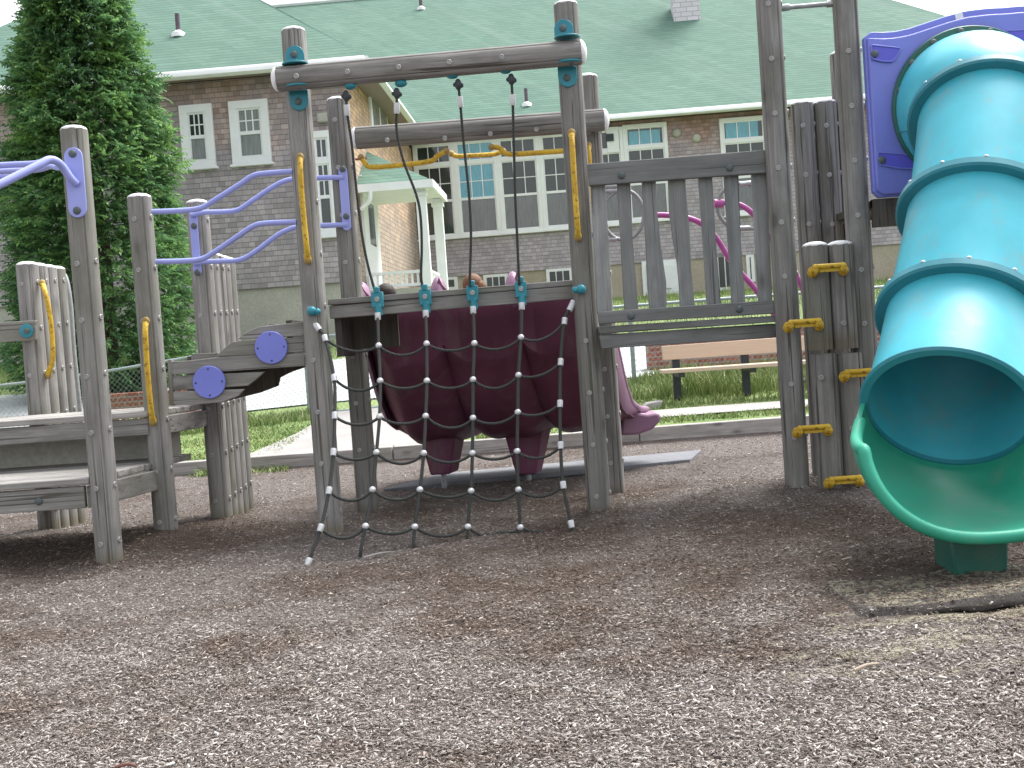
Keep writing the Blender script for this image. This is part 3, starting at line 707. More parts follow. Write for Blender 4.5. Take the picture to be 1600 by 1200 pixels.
# periwinkle handrails
def rail(pts, Ys, r=.0165, plate=None):
    n = len(pts); path = [P(*q, Ys[0] + (Ys[1] - Ys[0]) * (q[0] - pts[0][0]) / (pts[-1][0] - pts[0][0])) for q in pts]
    return MB().tube(smooth_path(path, 6), r, 12).build('handrail', M_RAILP, PS, smooth=50)
rail([(238, 331), (285, 329), (314, 325), (335, 313), (375, 288), (395, 275), (415, 271), (458, 268)], (6.74, 6.60))
rail([(298, 336), (318, 332), (350, 331), (372, 328), (392, 315), (425, 293), (445, 283), (470, 279), (537, 277)], (7.28, 7.24))
rail([(244, 409), (285, 408), (314, 405), (335, 394), (375, 367), (395, 354), (415, 349), (464, 347)], (6.74, 6.60))
rail([(302, 411), (322, 409), (350, 408), (375, 406), (398, 394), (430, 370), (448, 360), (472, 354), (544, 351)], (7.28, 7.24))
def plate(top, bot, Y, w, bolts, r_end=True, th=.012):
    a, b = P(*top, Y), P(*bot, Y); m = MB(); h = w / 2
    pts = [Vector((a.x + h * math.cos(t), Y, a.z - h + h * math.sin(t))) for t in [math.pi * k / 10 for k in range(11)]]
    pts += [Vector((b.x + h * math.cos(t), Y, b.z + h + h * math.sin(t))) for t in [math.pi + math.pi * k / 10 for k in range(11)]]
    xm = (a.x + b.x) / 2
    for p in pts: p.x = xm + (p.x - (a.x if p.z > (a.z + b.z) / 2 else b.x))
    m.board(pts, th); o = m.build('mounting_plate', M_RAILP, PS, bevel=.003)
    for q in bolts: bolt(P(*q, Y - .003), o, (0, -1, 0), ME_KNOB)
    return o
plate((114, 230), (121, 340), 6.12 - PR - .012, .098, [(113, 240), (120, 329)])
plate((302, 334), (308, 430), 7.38 - PR - .012, .05, [(303, 353), (308, 426)])
plate((535, 260), (542, 360), 7.32 - PR - .012, .055, [(535, 264), (541, 338)])
# thick loop rail on the first post, coming towards the left foreground
MB().tube(smooth_path([P(119, 287, 6.03), P(110, 278, 6.0), P(99, 262, 5.97), P(88, 252, 5.93), P(76, 250, 5.9), P(62, 257, 5.86), P(30, 273, 5.78), P(-20, 297, 5.66), P(-60, 312, 5.6)], 6), .0215, 14).build('handrail', M_RAILP, PS, smooth=50)
MB().tube(smooth_path([P(90, 262, 6.55), P(78, 260, 6.6), P(60, 265, 6.65), P(20, 267, 6.7), P(-40, 270, 6.8)], 6), .0165, 12).build('handrail', M_RAILP, PS, smooth=50)
MB().tube(smooth_path([P(66, 253, 7.0), P(52, 256, 7.0), P(20, 257.5, 7.0), P(-60, 262, 7.0)], 6), .02, 12).build('handrail', M_RAILP, PS, smooth=50)
MB().tube(smooth_path([P(30, 276, 7.0), P(10, 275, 7.0), P(-60, 280, 7.0)], 6), .0165, 12).build('handrail', M_RAILP, PS, smooth=50)

# stepped side panels with violet discs
def stepped(Yf, dx, dy, sc_, name, discs):
    e = empty(name, P(370, 600, Yf), parent=PS)
    B = [[(371, 530), (386, 518), (403, 511), (430, 507), (474, 503), (474, 525)],
         [(338, 557), (348, 546), (362, 534), (475, 526.5), (475, 550)],
         [(263, 565), (300, 563), (340, 558), (476, 551.5), (476, 572), (266, 586)],
         [(266, 588), (413, 581), (400, 593), (387, 603), (270, 610)],
         [(270, 612), (382, 608), (372, 619), (345, 629), (310, 632), (266, 632)]]
    for k, pg in enumerate(B):
        pts = [P(x + dx, y + dy, Yf + (.004 * (k % 2))) for x, y in pg]
        MB().board(pts, .036).build('board', M_WX, e, bevel=.004)
    MB().board([P(q[0] + dx, q[1] + dy, Yf - .004) for q in ((262, 562), (268, 562), (271, 634), (265, 634))], .05).build('batten', M_WZ, e, bevel=.003)
    MB().board([P(q[0] + dx, q[1] + dy, Yf + .042) for q in ((420, 506), (430, 505), (437, 575), (427, 576))], .04).build('batten', M_WZ, e, bevel=.003)
    if discs:
        for c in ((327.5, 597), (424, 543)):
            p = P(*c, Yf - .006); d = MB().lathe([(.0005, 0), (.0945, 0), (.097, .003), (.097, .012), (.0945, .015), (.0005, .015)], facing(p, (0, -1, 0)), 48).build('disc', M_PURP, e)
            for q in ((0, .078), (0, -.078), (.078, 0), (-.078, 0)):
                MB().lathe([(.0005, 0), (.0055, 0), (.0055, .003), (.0005, .003)], facing(p + Vector((q[0], -.0145, q[1])), (0, -1, 0)), 10).build('screw', M_DSTEEL, d)
    return e
stepped(6.66, 0, 0, 1, 'stepped_panel', True)
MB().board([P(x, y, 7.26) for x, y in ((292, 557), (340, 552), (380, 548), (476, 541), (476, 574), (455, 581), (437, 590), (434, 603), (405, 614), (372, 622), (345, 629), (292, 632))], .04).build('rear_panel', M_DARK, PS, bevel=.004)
MB().board([P(x, y, 7.23) for x, y in ((299, 553), (341, 551), (340, 563), (298, 565))], .03).build('board', M_WX, PS, bevel=.004)
# middle tread between platform and deck + underside
zt_up = .815
MB().box((-1.78, 6.74, 1.02), (-1.30, 7.28, 1.06)).build('tread', M_STEPW, PS, bevel=.005)
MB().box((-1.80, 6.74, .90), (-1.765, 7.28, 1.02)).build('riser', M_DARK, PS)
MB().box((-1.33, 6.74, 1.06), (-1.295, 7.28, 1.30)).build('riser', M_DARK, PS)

# upper platform and lower step on the left
pl = empty('transfer_platform', (-2.7, 7.1, .8), parent=PS)
for k in range(5):
    y0 = 6.72 + k * .148
    xa, xb = -2.20 + .045 * k, -2.20 + .045 * (k + .96); z0, z1 = zt_up - .036, zt_up + .002 * (k % 2)
    MB().prism([(-3.95, y0, z0), (xa, y0, z0), (xa, y0, z1), (-3.95, y0, z1)], [(-3.95, y0 + .142, z0), (xb, y0 + .142, z0), (xb, y0 + .142, z1), (-3.95, y0 + .142, z1)]).build('plank', M_STEPW, pl, bevel=.006)
MB().box((-3.95, 6.73, .672), (-2.2, 6.768, zt_up - .042)).build('fascia', M_WX, pl, bevel=.004)
bolt((-3.31, 6.727, .735), pl, (0, -1, 0), ME_KNOB)
MB().prism([(-2.16, 6.84, .665), (-2.12, 6.84, .665), (-2.12, 6.84, .775), (-2.16, 6.84, .775)], [(-2.03, 7.36, .665), (-1.99, 7.36, .665), (-1.99, 7.36, .775), (-2.03, 7.36, .775)]).build('fascia', M_WY, pl, bevel=.004)
MB().box((-3.95, 7.12, .49), (-2.14, 7.15, .70)).build('back_panel', M_CONC, pl)
stp = empty('transfer_step', (-2.7, 6.7, .5), parent=PS)
for k in range(8):
    y0 = 6.08 + k * .148
    xa, xb = -2.335 + .028 * k, -2.335 + .028 * (k + .96); z0, z1 = .462, .50 + .002 * (k % 2)
    MB().prism([(-3.95, y0, z0), (xa, y0, z0), (xa, y0, z1), (-3.95, y0, z1)], [(-3.95, y0 + .142, z0), (xb, y0 + .142, z0), (xb, y0 + .142, z1), (-3.95, y0 + .142, z1)]).build('plank', M_STEPW, stp, bevel=.006)
MB().box((-3.95, 6.09, .335), (-2.37, 6.128, .455)).build('fascia', M_WX, stp, bevel=.004)
MB().prism([(-2.36, 6.1, .335), (-2.32, 6.1, .335), (-2.32, 6.1, .455), (-2.36, 6.1, .455)], [(-2.2, 6.78, .335), (-2.16, 6.78, .335), (-2.16, 6.78, .455), (-2.2, 6.78, .455)]).build('fascia', M_WY, stp, bevel=.004)
bolt((-2.62, 6.087, .39), stp, (0, -1, 0), ME_KNOB)
# board with turquoise washer at far left
bd = MB().board([P(-90, 510, 7.42), P(55, 500, 7.42), P(55, 531, 7.42), P(-90, 542, 7.42)], .04).build('board', M_WX, PS, bevel=.006)
wsh = MB().lathe([(.0005, 0), (.04, 0), (.046, .004), (.046, .010), (.04, .014), (.0005, .014)], facing(P(42, 517, 7.418), (0, -1, 0)), 28).build('washer', M_BRK, bd)
bolt(P(42, 517, 7.403), wsh, (0, -1, 0), ME_KNOB)
# grey bent pipes behind the platform
MB().tube(smooth_path([P(96, 424, 8.3), P(104, 440, 8.3), P(110, 480, 8.3), P(114, 540, 8.3), P(120, 600, 8.3), P(126, 660, 8.3), P(130, 760, 8.3)], 5), .02, 10).build('pipe_rail', M_STEEL, PS, smooth=50)
MB().tube(smooth_path([P(100, 470, 8.6), P(106, 540, 8.6), P(112, 600, 8.6), P(117, 660, 8.6), P(122, 750, 8.6)], 5), .017, 10).build('pipe_rail', M_STEEL, PS, smooth=50)
pr_ = MB().tube(smooth_path([P(362, 560, 8.1), P(371, 600, 8.1), P(377, 640, 8.1), P(382, 700, 8.1)], 5), .021, 10).build('pipe_rail', M_STEEL, PS, smooth=50)
MB().tube([P(374, 697, 8.02), P(383, 696, 8.1)], .026, 12).build('clamp', M_STEEL, pr_)

# main deck
dk = empty('deck', (-.3, 7.0, 1.38), parent=PS)
a0, a1 = P(512, 468, 6.66), P(894, 437, 6.64)
for k in range(5):
    y0 = 6.66 + k * .128
    MB().prism([(a0.x + .02 * k, y0, a0.z - .034), (a1.x + .02 * k, y0, a1.z - .034), (a1.x + .02 * k, y0, a1.z), (a0.x + .02 * k, y0, a0.z)],
               [(a0.x + .02 * k + .02, y0 + .122, a0.z - .034), (a1.x + .02 * k + .02, y0 + .122, a1.z - .034), (a1.x + .02 * k + .02, y0 + .122, a1.z), (a0.x + .02 * k + .02, y0 + .122, a0.z)]).build('plank', M_WX, dk, bevel=.004)
b0, b1, b2, b3 = P(514, 478, 6.68), P(894, 447, 6.66), P(895, 467, 6.66), P(516, 498, 6.68)
MB().board([b0, b1, b2, b3], .038).build('fascia', M_WX, dk, bevel=.004)
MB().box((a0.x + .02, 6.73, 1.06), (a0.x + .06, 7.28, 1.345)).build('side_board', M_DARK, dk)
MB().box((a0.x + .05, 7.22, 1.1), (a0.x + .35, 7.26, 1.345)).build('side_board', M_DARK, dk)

# bridge and its slatted guard
br = empty('bridge_guard', P(1070, 380, 6.45), parent=PS)
def poly_board(pts, Y, th, mat, name, par, bev=.005): return MB().board([P(x, y, Y) for x, y in pts], th).build(name, mat, par, bevel=bev)
tr = poly_board([(918, 256), (1195, 234), (1198, 270), (921, 290)], 6.40, .045, M_RAIL, 'top_rail', br)
for q in ((971, 274), (1140, 262)): bolt(P(*q, 6.398), tr, (0, -1, 0), ME_KNOB)
lr = poly_board([(934, 487), (1209, 469), (1211, 490), (936, 506)], 6.40, .04, M_RAIL, 'bottom_rail', br)
for q in ((986, 494), (1155, 483)): bolt(P(*q, 6.398), lr, (0, -1, 0), ME_KNOB)
slats = [[(923, 285), (946, 284), (957, 489), (933, 490)],
         [(964, 282), (985, 280), (989, 380), (998, 487), (976, 488), (970, 380)],
         [(1003, 279), (1025, 277), (1027, 330), (1033, 385), (1041, 440), (1042, 484), (1015, 486), (1012, 440), (1009, 380)],
         [(1044, 276), (1071, 274), (1073, 310), (1078, 360), (1080, 420), (1086, 481), (1063, 483), (1061, 440), (1058, 410), (1051, 370), (1046, 330)],
         [(1091, 273), (1113, 271), (1119, 380), (1127, 478), (1105, 480), (1099, 380)],
         [(1131, 270), (1154, 268), (1158, 380), (1165, 475), (1144, 477), (1138, 380)],
         [(1174, 266), (1198, 265), (1207, 472), (1186, 474)]]
for s_ in slats: poly_board(s_, 6.448, .03, M_SLAT, 'slat', br, .004)
bdk = empty('bridge', P(1070, 510, 6.5), parent=PS)
q0, q1 = P(936, 510, 6.44), P(1214, 493, 6.40)
for k in range(5):
    y0 = 6.44 + k * .13
    MB().prism([(q0.x, y0, q0.z - .042), (q1.x, y0 - .03, q1.z - .036), (q1.x, y0 - .03, q1.z), (q0.x, y0, q0.z)],
               [(q0.x, y0 + .12, q0.z - .042), (q1.x, y0 + .09, q1.z - .036), (q1.x, y0 + .09, q1.z), (q0.x, y0 + .12, q0.z)]).build('plank', M_RAIL, bdk, bevel=.005)
fs_ = poly_board([(937, 523), (1215, 505), (1217, 527), (940, 545)], 6.46, .038, M_RAIL, 'fascia', bdk)

# rope-net knobs on the posts
for q, Y in (((487, 486), 6.63 - PR), ((908, 452), 6.60 - PR)):
    MB().ball(P(*q, Y - .02), .029).ball(P(q[0] + (9 if q[0] < 600 else -9), q[1] + 1, Y - .02), .02).build('rope_anchor', M_BRK, PS, smooth=True)

# yellow footholds on the climbing wall
def foothold_mesh():
    m = MB(); m.tube([(-.083, -.052, .022), (.083, -.052, .022)], .0135, 12)
    for s_ in (-1, 1):
        m.ball((s_ * .086, -.018, -.004), .030, 1, .9, 1.0); m.ball((s_ * .078, -.045, .004), .023, 1, 1, 1)
        m.ball((s_ * .078, -.05, .018), .019)
    m.box((-.07, -.05, -.008), (.07, -.035, .02)); return m.mesh('foothold', M_YEL, 60)
ME_FH = foothold_mesh()
for c in ((1292, 423), (1254, 509), (1341, 586), (1268, 673), (1317, 752)):
    link_mesh('foothold', ME_FH, PS, Matrix.Translation(P(*c, 6.33 - PR)) @ Matrix.Diagonal((1, 1, 1.05, 1)))

# ---------------------------------------------------------------- violet panel
PC = P(1512, 170, 6.28)
pan = empty('slide_panel', PC, parent=PS)
top_l = [(1350, 49), (1372, 50), (1395, 49), (1420, 44), (1450, 34), (1480, 24), (1510, 16), (1545, 12), (1570, 11)]
L3 = [P(x, y, 6.26) for x, y in top_l]
xc_ = PC.x + .0
def mir(p): return Vector((2 * (P(1568, 11, 6.26).x) - p.x, p.y, p.z))
outline_top = L3 + [mir(p) for p in reversed(L3[:-1])]
bl = P(1366, 309, 6.26); brr = mir(bl)
outline = outline_top + [brr, bl]
# panel with a round hole: fan between outline and circle
hole_c = PC + Vector((0, -.02, 0)); hr = .33
def ringpts(c, r, n): return [c + Vector((r * math.cos(2*math.pi*k/n), 0, r * math.sin(2*math.pi*k/n))) for k in range(n)]
def panel_mesh(outl, Yf, th):
    n = 96; ctr = Vector((hole_c.x, Yf, hole_c.z)); m = MB(); outs = []
    for k in range(n):
        a = 2 * math.pi * k / n; d = Vector((math.cos(a), 0, math.sin(a))); best = None
        for i in range(len(outl)):
            p, q = outl[i] - ctr, outl[(i+1) % len(outl)] - ctr; e = q - p
            den = d.x * e.z - d.z * e.x
            if abs(den) < 1e-9: continue
            t = (p.x * e.z - p.z * e.x) / den; u = (p.x * d.z - p.z * d.x) / den
            if t > 0 and -1e-6 <= u <= 1 + 1e-6 and (best is None or t < best): best = t
        outs.append(Vector((ctr.x, Yf, ctr.z)) + d * best)
    inn = [Vector((p.x, Yf, p.z)) for p in ringpts(ctr, hr, n)]
    m.v = [tuple(p) for p in outs + inn] + [tuple(p + Vector((0, th, 0))) for p in outs + inn]
    for k in range(n):
        j = (k + 1) % n; m.f += [(k, j, n + j, n + k), (2*n + k, 3*n + k, 3*n + j, 2*n + j), (k, 2*n + k, 2*n + j, j), (n + k, n + j, 3*n + j, 3*n + k)]
    return m
panel_mesh(outline, 6.262, .05).build('panel', M_PURP, pan, bevel=.006)
# raised inner face with the second moulded edge
inset = [p + Vector((.012 if i == 0 else 0, 0, -.040)) for i, p in enumerate(outline_top)]
inset[-1] = inset[-1] + Vector((-.012, 0, 0))
inset = inset + [brr + Vector((-.012, 0, .012)), bl + Vector((.012, 0, .012))]
panel_mesh(inset, 6.238, .03).build('raised_face', M_PURP, pan, bevel=.008)
def cutout(pts, bq=None):
    m = MB(); m.board([P(x, y, 6.230) for x, y in pts], .012)
    o = m.build('recess', M_PURPD, pan, bevel=.004)
    path = [P(x, y, 6.229) for x, y in pts]; fine = []
    for i in range(len(path)):
        for t in (0.08, .35, .65, .92): fine.append(path[i].lerp(path[(i+1) % len(path)], t))
    MB().tube(fine, .0045, 6, closed=True).build('recess_rim', M_PURP, o, smooth=True)
    if bq: bolt(P(*bq, 6.226), o, (0, -1, 0), ME_KNOB)
cutout([(1361, 70), (1388, 73), (1408, 75), (1396, 96), (1380, 96), (1363, 92)], (1367, 84))
cutout([(1371, 238), (1400, 240), (1436, 243), (1440, 264), (1405, 263), (1374, 257)], (1378, 250))
cutout([(1571, 48), (1620, 46), (1620, 70), (1592, 72)])
MB().board([P(x, y, 6.258) for x, y in ((1492, 22), (1504, 20), (1506, 30), (1494, 32))], .004).build('sticker_residue', M_CAP, pan)
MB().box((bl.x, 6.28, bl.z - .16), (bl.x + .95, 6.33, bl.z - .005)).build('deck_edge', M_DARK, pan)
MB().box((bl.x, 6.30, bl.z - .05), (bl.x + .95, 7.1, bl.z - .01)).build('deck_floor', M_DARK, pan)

# ---------------------------------------------------------------- tube slide
ts = empty('tube_slide', (2.2, 5.5, 0), parent=PS, label='turquoise enclosed tube slide with green exit chute')
K = [PC + Vector((0, .10, 0)), PC + Vector((-.04, -.22, -.03)), Vector((2.555, 5.87, 2.055)), Vector((2.335, 5.50, 1.53)), Vector((2.09, 5.17, 1.03)), Vector((1.86, 4.80, .655))]
path = smooth_path(K, 12)
def axis_at(i):
    a, b = path[max(i-1, 0)], path[min(i+1, len(path)-1)]; return (b - a).normalized()
def ring_frame(i):
    t = axis_at(i); side = Vector((0, 0, 1)).cross(t).normalized(); upx = t.cross(side).normalized(); return t, side, upx
TR = .335
def tube_part(i0, i1, name, r_of=None, th=.012, n=56):
    m = MB(); idx = list(range(i0, i1 + 1)); 
    for shell in (0, 1):
        for i in idx:
            t, s_, u_ = ring_frame(i); r = (r_of(i) if r_of else TR) - shell * th
            m.v += [tuple(path[i] + (s_ * math.cos(2*math.pi*k/n) + u_ * math.sin(2*math.pi*k/n)) * r) for k in range(n)]
    q = len(idx)
    for i in range(q - 1):
        for k in range(n):
            j = (k + 1) % n; m.f += [(i*n+k, i*n+j, (i+1)*n+j, (i+1)*n+k), ((q+i)*n+k, (q+i+1)*n+k, (q+i+1)*n+j, (q+i)*n+j)]
    for k in range(n):
        j = (k + 1) % n; m.f += [(k, q*n+k, q*n+j, j), ((q-1)*n+k, (q-1)*n+j, (2*q-1)*n+j, (2*q-1)*n+k)]
    return m
def hood_r(i): return TR + .068 * (1 - max(0, (i - 8)) / 16) ** .8 if i > 8 else TR + .068
segs = [(0, 24, hood_r), (24, 36, None), (36, 48, None), (48, 60, lambda i: TR + .012 * max(0, (i - 52) / 8))]
for i0, i1, rf in segs: tube_part(i0, i1, 'tube_section', rf).build('tube_section', M_TEAL, ts, smooth=60)
def collar(i, r_in, r_out, w_, mat, name='collar', nb=0):
    t, s_, u_ = ring_frame(i); m = MB(); n = 64
    prof = [(r_in, -w_/2), (r_out - .012, -w_/2), (r_out, -w_/2 + .008), (r_out, w_/2 - .010), (r_out - .010, w_/2), (r_in, w_/2)]
    mat4 = Matrix.Translation(path[i]) @ Matrix((s_, u_, t)).transposed().to_4x4()
    for r, z in prof: m.v += [tuple(mat4 @ Vector((r*math.cos(2*math.pi*k/n), r*math.sin(2*math.pi*k/n), z))) for k in range(n)]
    q = len(prof)
    for a in range(q):
        b = (a + 1) % q
        for k in range(n): j = (k+1) % n; m.f.append((a*n+k, a*n+j, b*n+j, b*n+k))
    o = m.build(name, mat, ts, smooth=40)
    for k in range(nb):
        a = 2*math.pi*(k+.5)/nb; p = mat4 @ Vector(((r_out-.011)*math.cos(a), (r_out-.011)*math.sin(a), -w_/2)); bolt(p, o, -t, ME_SM)
    return o
ME_SM = dome_mesh('bolt', .013, M_FERR, .8)
for i in (24, 36, 48): collar(i, TR - .002, TR + .052, .052, M_TEALC, 'collar', 12)
collar(60, TR - .006, TR + .035, .022, M_TEALC, 'exit_flange')
# mounting ring on the violet panel
mr = MB(); n = 72
for r, y in ((.34, 6.20), (.435, 6.20), (.44, 6.206), (.44, 6.236), (.34, 6.236)):
    mr.v += [(PC.x + r*math.cos(2*math.pi*k/n), y, PC.z + r*math.sin(2*math.pi*k/n)) for k in range(n)]
for a in range(5):
    b = (a+1) % 5
    for k in range(n): j = (k+1) % n; mr.f.append((a*n+k, b*n+k, b*n+j, a*n+j))
mro = mr.build('mounting_ring', M_GREEND, ts, smooth=40)
for k in range(16):
    a = 2*math.pi*(k+.3)/16; bolt((PC.x + .41*math.cos(a), 6.2, PC.z + .41*math.sin(a)), mro, (0, -1, 0), ME_KNOB)
for a0 in (-.25, math.pi + .25):          # moulding seam along both flanks of the tube
    sp_ = []
    for i in range(3, 60):
        t, s_, u_ = ring_frame(i); r = (hood_r(i) if i < 24 else TR) + .001; sp_.append(path[i] + (s_ * math.cos(a0) + u_ * math.sin(a0)) * r)
    MB().tube(sp_, .0035, 6).build('moulding_seam', M_TEALC, ts, smooth=True)
# green exit chute
def chute():
    n = 40; rows = 22; m = MB(); t, s_, u_ = ring_frame(60); E = path[60]
    end_c = Vector((1.835, 4.30, .545)); hw, dep = .445, .352
    G = []
    for shell in (0, 1):
        for r in range(rows):
            q = r / (rows - 1)
            for k in range(n + 1):
                ph = math.pi * k / n                       # 0..pi across, pi/2 is the bottom
                # start ring: lower half of the tube opening (spread a little past half)
                a0 = -math.pi * .06 + (math.pi * 1.12) * k / n
                rr = TR + .006 - shell * -.02
                sp = E + (s_ * -math.cos(a0) - u_ * math.sin(a0)) * rr
                off = shell * .02
                ex = Vector((-(hw + off) * math.copysign(abs(math.cos(ph)) ** .8, math.cos(ph)), 0, -(dep + off) * math.sin(ph) ** .9))
                ep = end_c + ex + Vector((0, .18 * (1 - math.sin(ph)), 0))
                # Bezier from the tube down and forward to the lip
                c1 = sp + t * .16; c2 = ep + Vector((0.0, .20, 0.0))
                p = sp * (1-q)**3 + c1 * 3*q*(1-q)**2 + c2 * 3*q*q*(1-q) + ep * q**3
                m.v.append(tuple(p))
                if shell == 0: G.append(p)
    w_ = n + 1; S = rows * w_
    for r in range(rows - 1):
        for k in range(n):
            a = r*w_+k; m.f += [(a, a+w_, a+w_+1, a+1), (S+a, S+a+1, S+a+w_+1, S+a+w_)]
    for k in range(n): a = k; m.f.append((a, a+1, S+a+1, S+a)); a = (rows-1)*w_+k; m.f.append((a, S+a, S+a+1, a+1))
    for r in range(rows-1):
        a = r*w_; m.f.append((a, S+a, S+a+w_, a+w_)); a = r*w_+n; m.f.append((a, a+w_, S+a+w_, S+a))
    o = m.build('exit_chute', M_GREEN, ts, smooth=60)
    lip = [G[r*w_] for r in range(6, rows)] + [G[(rows-1)*w_+k] for k in range(1, n)] + [G[r*w_+n] for r in range(rows-1, 5, -1)]
    lip = smooth_path(lip, 2)
    MB().tube([p + Vector((0, -.005, .0)) for p in lip], .026, 12).build('rolled_lip', M_GREEN, o, smooth=True)
    return o
ch = chute()
g0 = P(1484, 898, 4.50); g1 = P(1565, 898, 4.50)
gz = float(hz(1.78, 4.5)) - .03
MB().prism([(g0.x, 4.44, gz), (g1.x, 4.44, gz), (g1.x + .015, 4.44, .175), (g0.x - .015, 4.44, .175)], [(g0.x - .01, 4.62, gz), (g1.x, 4.62, gz), (g1.x + .02, 4.62, .19), (g0.x - .02, 4.62, .19)]).build('support_foot', M_GREEND, ts, bevel=.012)

# ---------------------------------------------------------------- plum triple slide behind
ps_ = empty('wide_slide', (-.1, 8.2, 0), parent=PS, label='wide plum triple lane slide behind the deck')
TY = [7.42, 7.55, 7.75, 8.0, 8.3, 8.6, 9.0, 9.3]; TZ = [1.40, 1.35, 1.12, .86, .60, .45, .37, .35]
UY = [7.42, 7.6, 7.8, 8.05, 8.3, 8.55, 8.9, 9.3]; UZ = [.98, .86, .70, .53, .405, .345, .32, .31]
def plum():
    rows, n = 44, 90; m = MB(); y0, y1 = 7.42, 9.28
    XLF = lambda q: -.95 + .12 * q ** 2
    XRF = lambda q: .60 + .43 * q ** .95
    for shell in (0, 1):
        for r in range(rows):
            q = r / (rows - 1); y = y0 + (y1 - y0) * q
            for k in range(n + 1):
                u = k / n; x = XLF(q) + (XRF(q) - XLF(q)) * u; lane = abs(math.sin(math.pi * 3 * u))
                if shell == 0: z = float(np.interp(y, TY, TZ)) + .14 * (1 - lane ** .5) - .05 * lane
                else:
                    edge = min(1, min(u, 1 - u) / .09)
                    z = float(np.interp(y, UY, UZ)) + .10 * (1 - lane ** .6) * (1 - .2 * q) + .16 * (1 - edge) ** 1.5 + .012 * math.sin(u * 41)
                    z = min(z, float(np.interp(y, TY, TZ)) + .02)
                m.v.append((x, y, z))
    w_ = n + 1; S = rows * w_
    for r in range(rows - 1):
        for k in range(n): a = r*w_+k; m.f += [(a, a+1, a+w_+1, a+w_), (S+a, S+a+w_, S+a+w_+1, S+a+1)]
    for k in range(n): a = k; m.f.append((a, S+a, S+a+1, a+1)); a = (rows-1)*w_+k; m.f.append((a, a+1, S+a+1, S+a))
    for r in range(rows-1):
        a = r*w_; m.f.append((a, a+w_, S+a+w_, S+a)); a = r*w_+n; m.f.append((a, S+a, S+a+w_, a+w_))
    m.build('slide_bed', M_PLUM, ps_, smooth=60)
    for side in (0, 1):                      # outer side walls with rolled tops, in the paler lit plum
        F = XLF if side == 0 else XRF; d = -.025 if side == 0 else .025; top = []; m2 = MB()
        for r in range(30):
            q = r / 29; y = y0 + (y1 - y0) * q + .02; zt = float(np.interp(y, TY, TZ)); zu = float(np.interp(y, UY, UZ))
            x = F(q) + (0 if side == 0 else .05 * max(0, q - .7) / .3)
            top.append((x, y, zt + .15 - .06 * q)); m2.v += [(x, y, zt + .15 - .06 * q), (x, y, zu + .12), (x + d * 1.6, y, zt + .15 - .06 * q), (x + d, y, zu + .14)]
        for r in range(29):
            a = 4 * r; b = a + 4; m2.f += [(a, b, b+1, a+1), (a+2, a+3, b+3, b+2), (a, a+2, b+2, b), (a+1, b+1, b+3, a+3)]
        m2.f += [(0, 1, 3, 2), (116, 118, 119, 117)]
        sw_ = m2.build('side_wall', M_PLUM_LIT, ps_, smooth=50)
        MB().tube([Vector(p) + Vector((d * .8, 0, 0)) for p in top], .028, 10).build('rolled_edge', M_PLUM_LIT, sw_, smooth=True)
    for x in (-.955, -.445, .055, .60):      # rounded entrance dividers
        MB().ball((x, 7.52, 1.40), .15, .40, .9, 1.0, 20).build('divider', M_PLUM_LIT, ps_, smooth=True)
    m = MB(); m.board([(.84, 8.95, .27), (.98, 8.95, .265), (1.10, 8.95, .30), (1.165, 8.95, .36), (1.175, 8.95, .41), (1.14, 8.95, .435), (1.07, 8.95, .425), (1.0, 8.95, .44), (.93, 8.95, .52), (.88, 8.95, .52)], .32)
    m.build('exit_lip', M_PLUM_LIT, ps_, smooth=45, bevel=.022)
plum()
for (cx, cz, yy) in ((688, 742, 8.42), (822, 742, 8.62)):
    p = P(cx, cz, yy); z1 = .66 if yy < 8.5 else .52
    m = MB(); m.prism([(p.x - .075, yy, p.z), (p.x + .075, yy, p.z), (p.x + .20, yy, z1 + .1), (p.x - .20, yy, z1 + .1)],
                      [(p.x - .06, yy + .2, p.z), (p.x + .13, yy + .2, p.z), (p.x + .26, yy + .3, z1 - .05), (p.x - .16, yy + .3, z1 - .05)])
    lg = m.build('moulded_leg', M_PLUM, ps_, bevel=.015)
    MB().tube([(p.x + .02, yy + .08, p.z + .02), (p.x + .02, yy + .08, -.1)], .022, 12).build('leg_pipe', M_STEEL, lg)

# ================================================================ ROPES
EP = {}
def rope_tube(m, pts, r=.0115): m.tube(pts, r, 7)
net = empty('climbing_net', (-.3, 6.3, 0), 0, 'dark rope climbing net with silver knots slung from the deck edge to the wood chips', 'climbing net')
cols = [[(508, 529), (522, 591), (523, 650), (521, 707), (514, 767), (501, 825), (482, 878)],
        [(591.6, 540), (594, 595), (593, 651), (588, 707), (582, 765), (571, 822), (562, 868)],
        [(666.5, 537), (667, 595), (665, 650), (662, 708), (656, 765), (648, 823), (646, 858)],
        [(741, 536.5), (739, 593), (739, 653), (738, 708), (736, 767), (731, 823), (732, 846)],
        [(814, 527), (810, 586), (809, 644), (808, 705), (810, 765), (813, 824), (814, 840)],
        [(882, 502), (876, 566), (875, 631), (876, 696), (880, 758), (892.5, 819), (896, 838)]]
tops = [[(487, 488), (495, 510)], [(590, 492)], [(665, 488)], [(739, 482)], [(815, 476)], [(905, 455), (893, 478)]]
yend = [5.92, 5.99, 6.08, 6.17, 6.2, 6.14]
def node(ci, q): 
    b = (6.575 - yend[ci]) / 1.26; return PP(q[0], q[1], yend[ci], b)
nodes = [[node(c, q) for q in cols[c]] for c in range(6)]
for c in range(6):
    tp = [node(c, q) for q in tops[c]]
    pts = tp + nodes[c]; pth = smooth_path(pts, 4)
    if pth[-1].z > -.02: pth[-1].z = -.02
    m = MB(); rope_tube(m, pth, .0100); m.build('rope', M_ROPE, net, smooth=True)
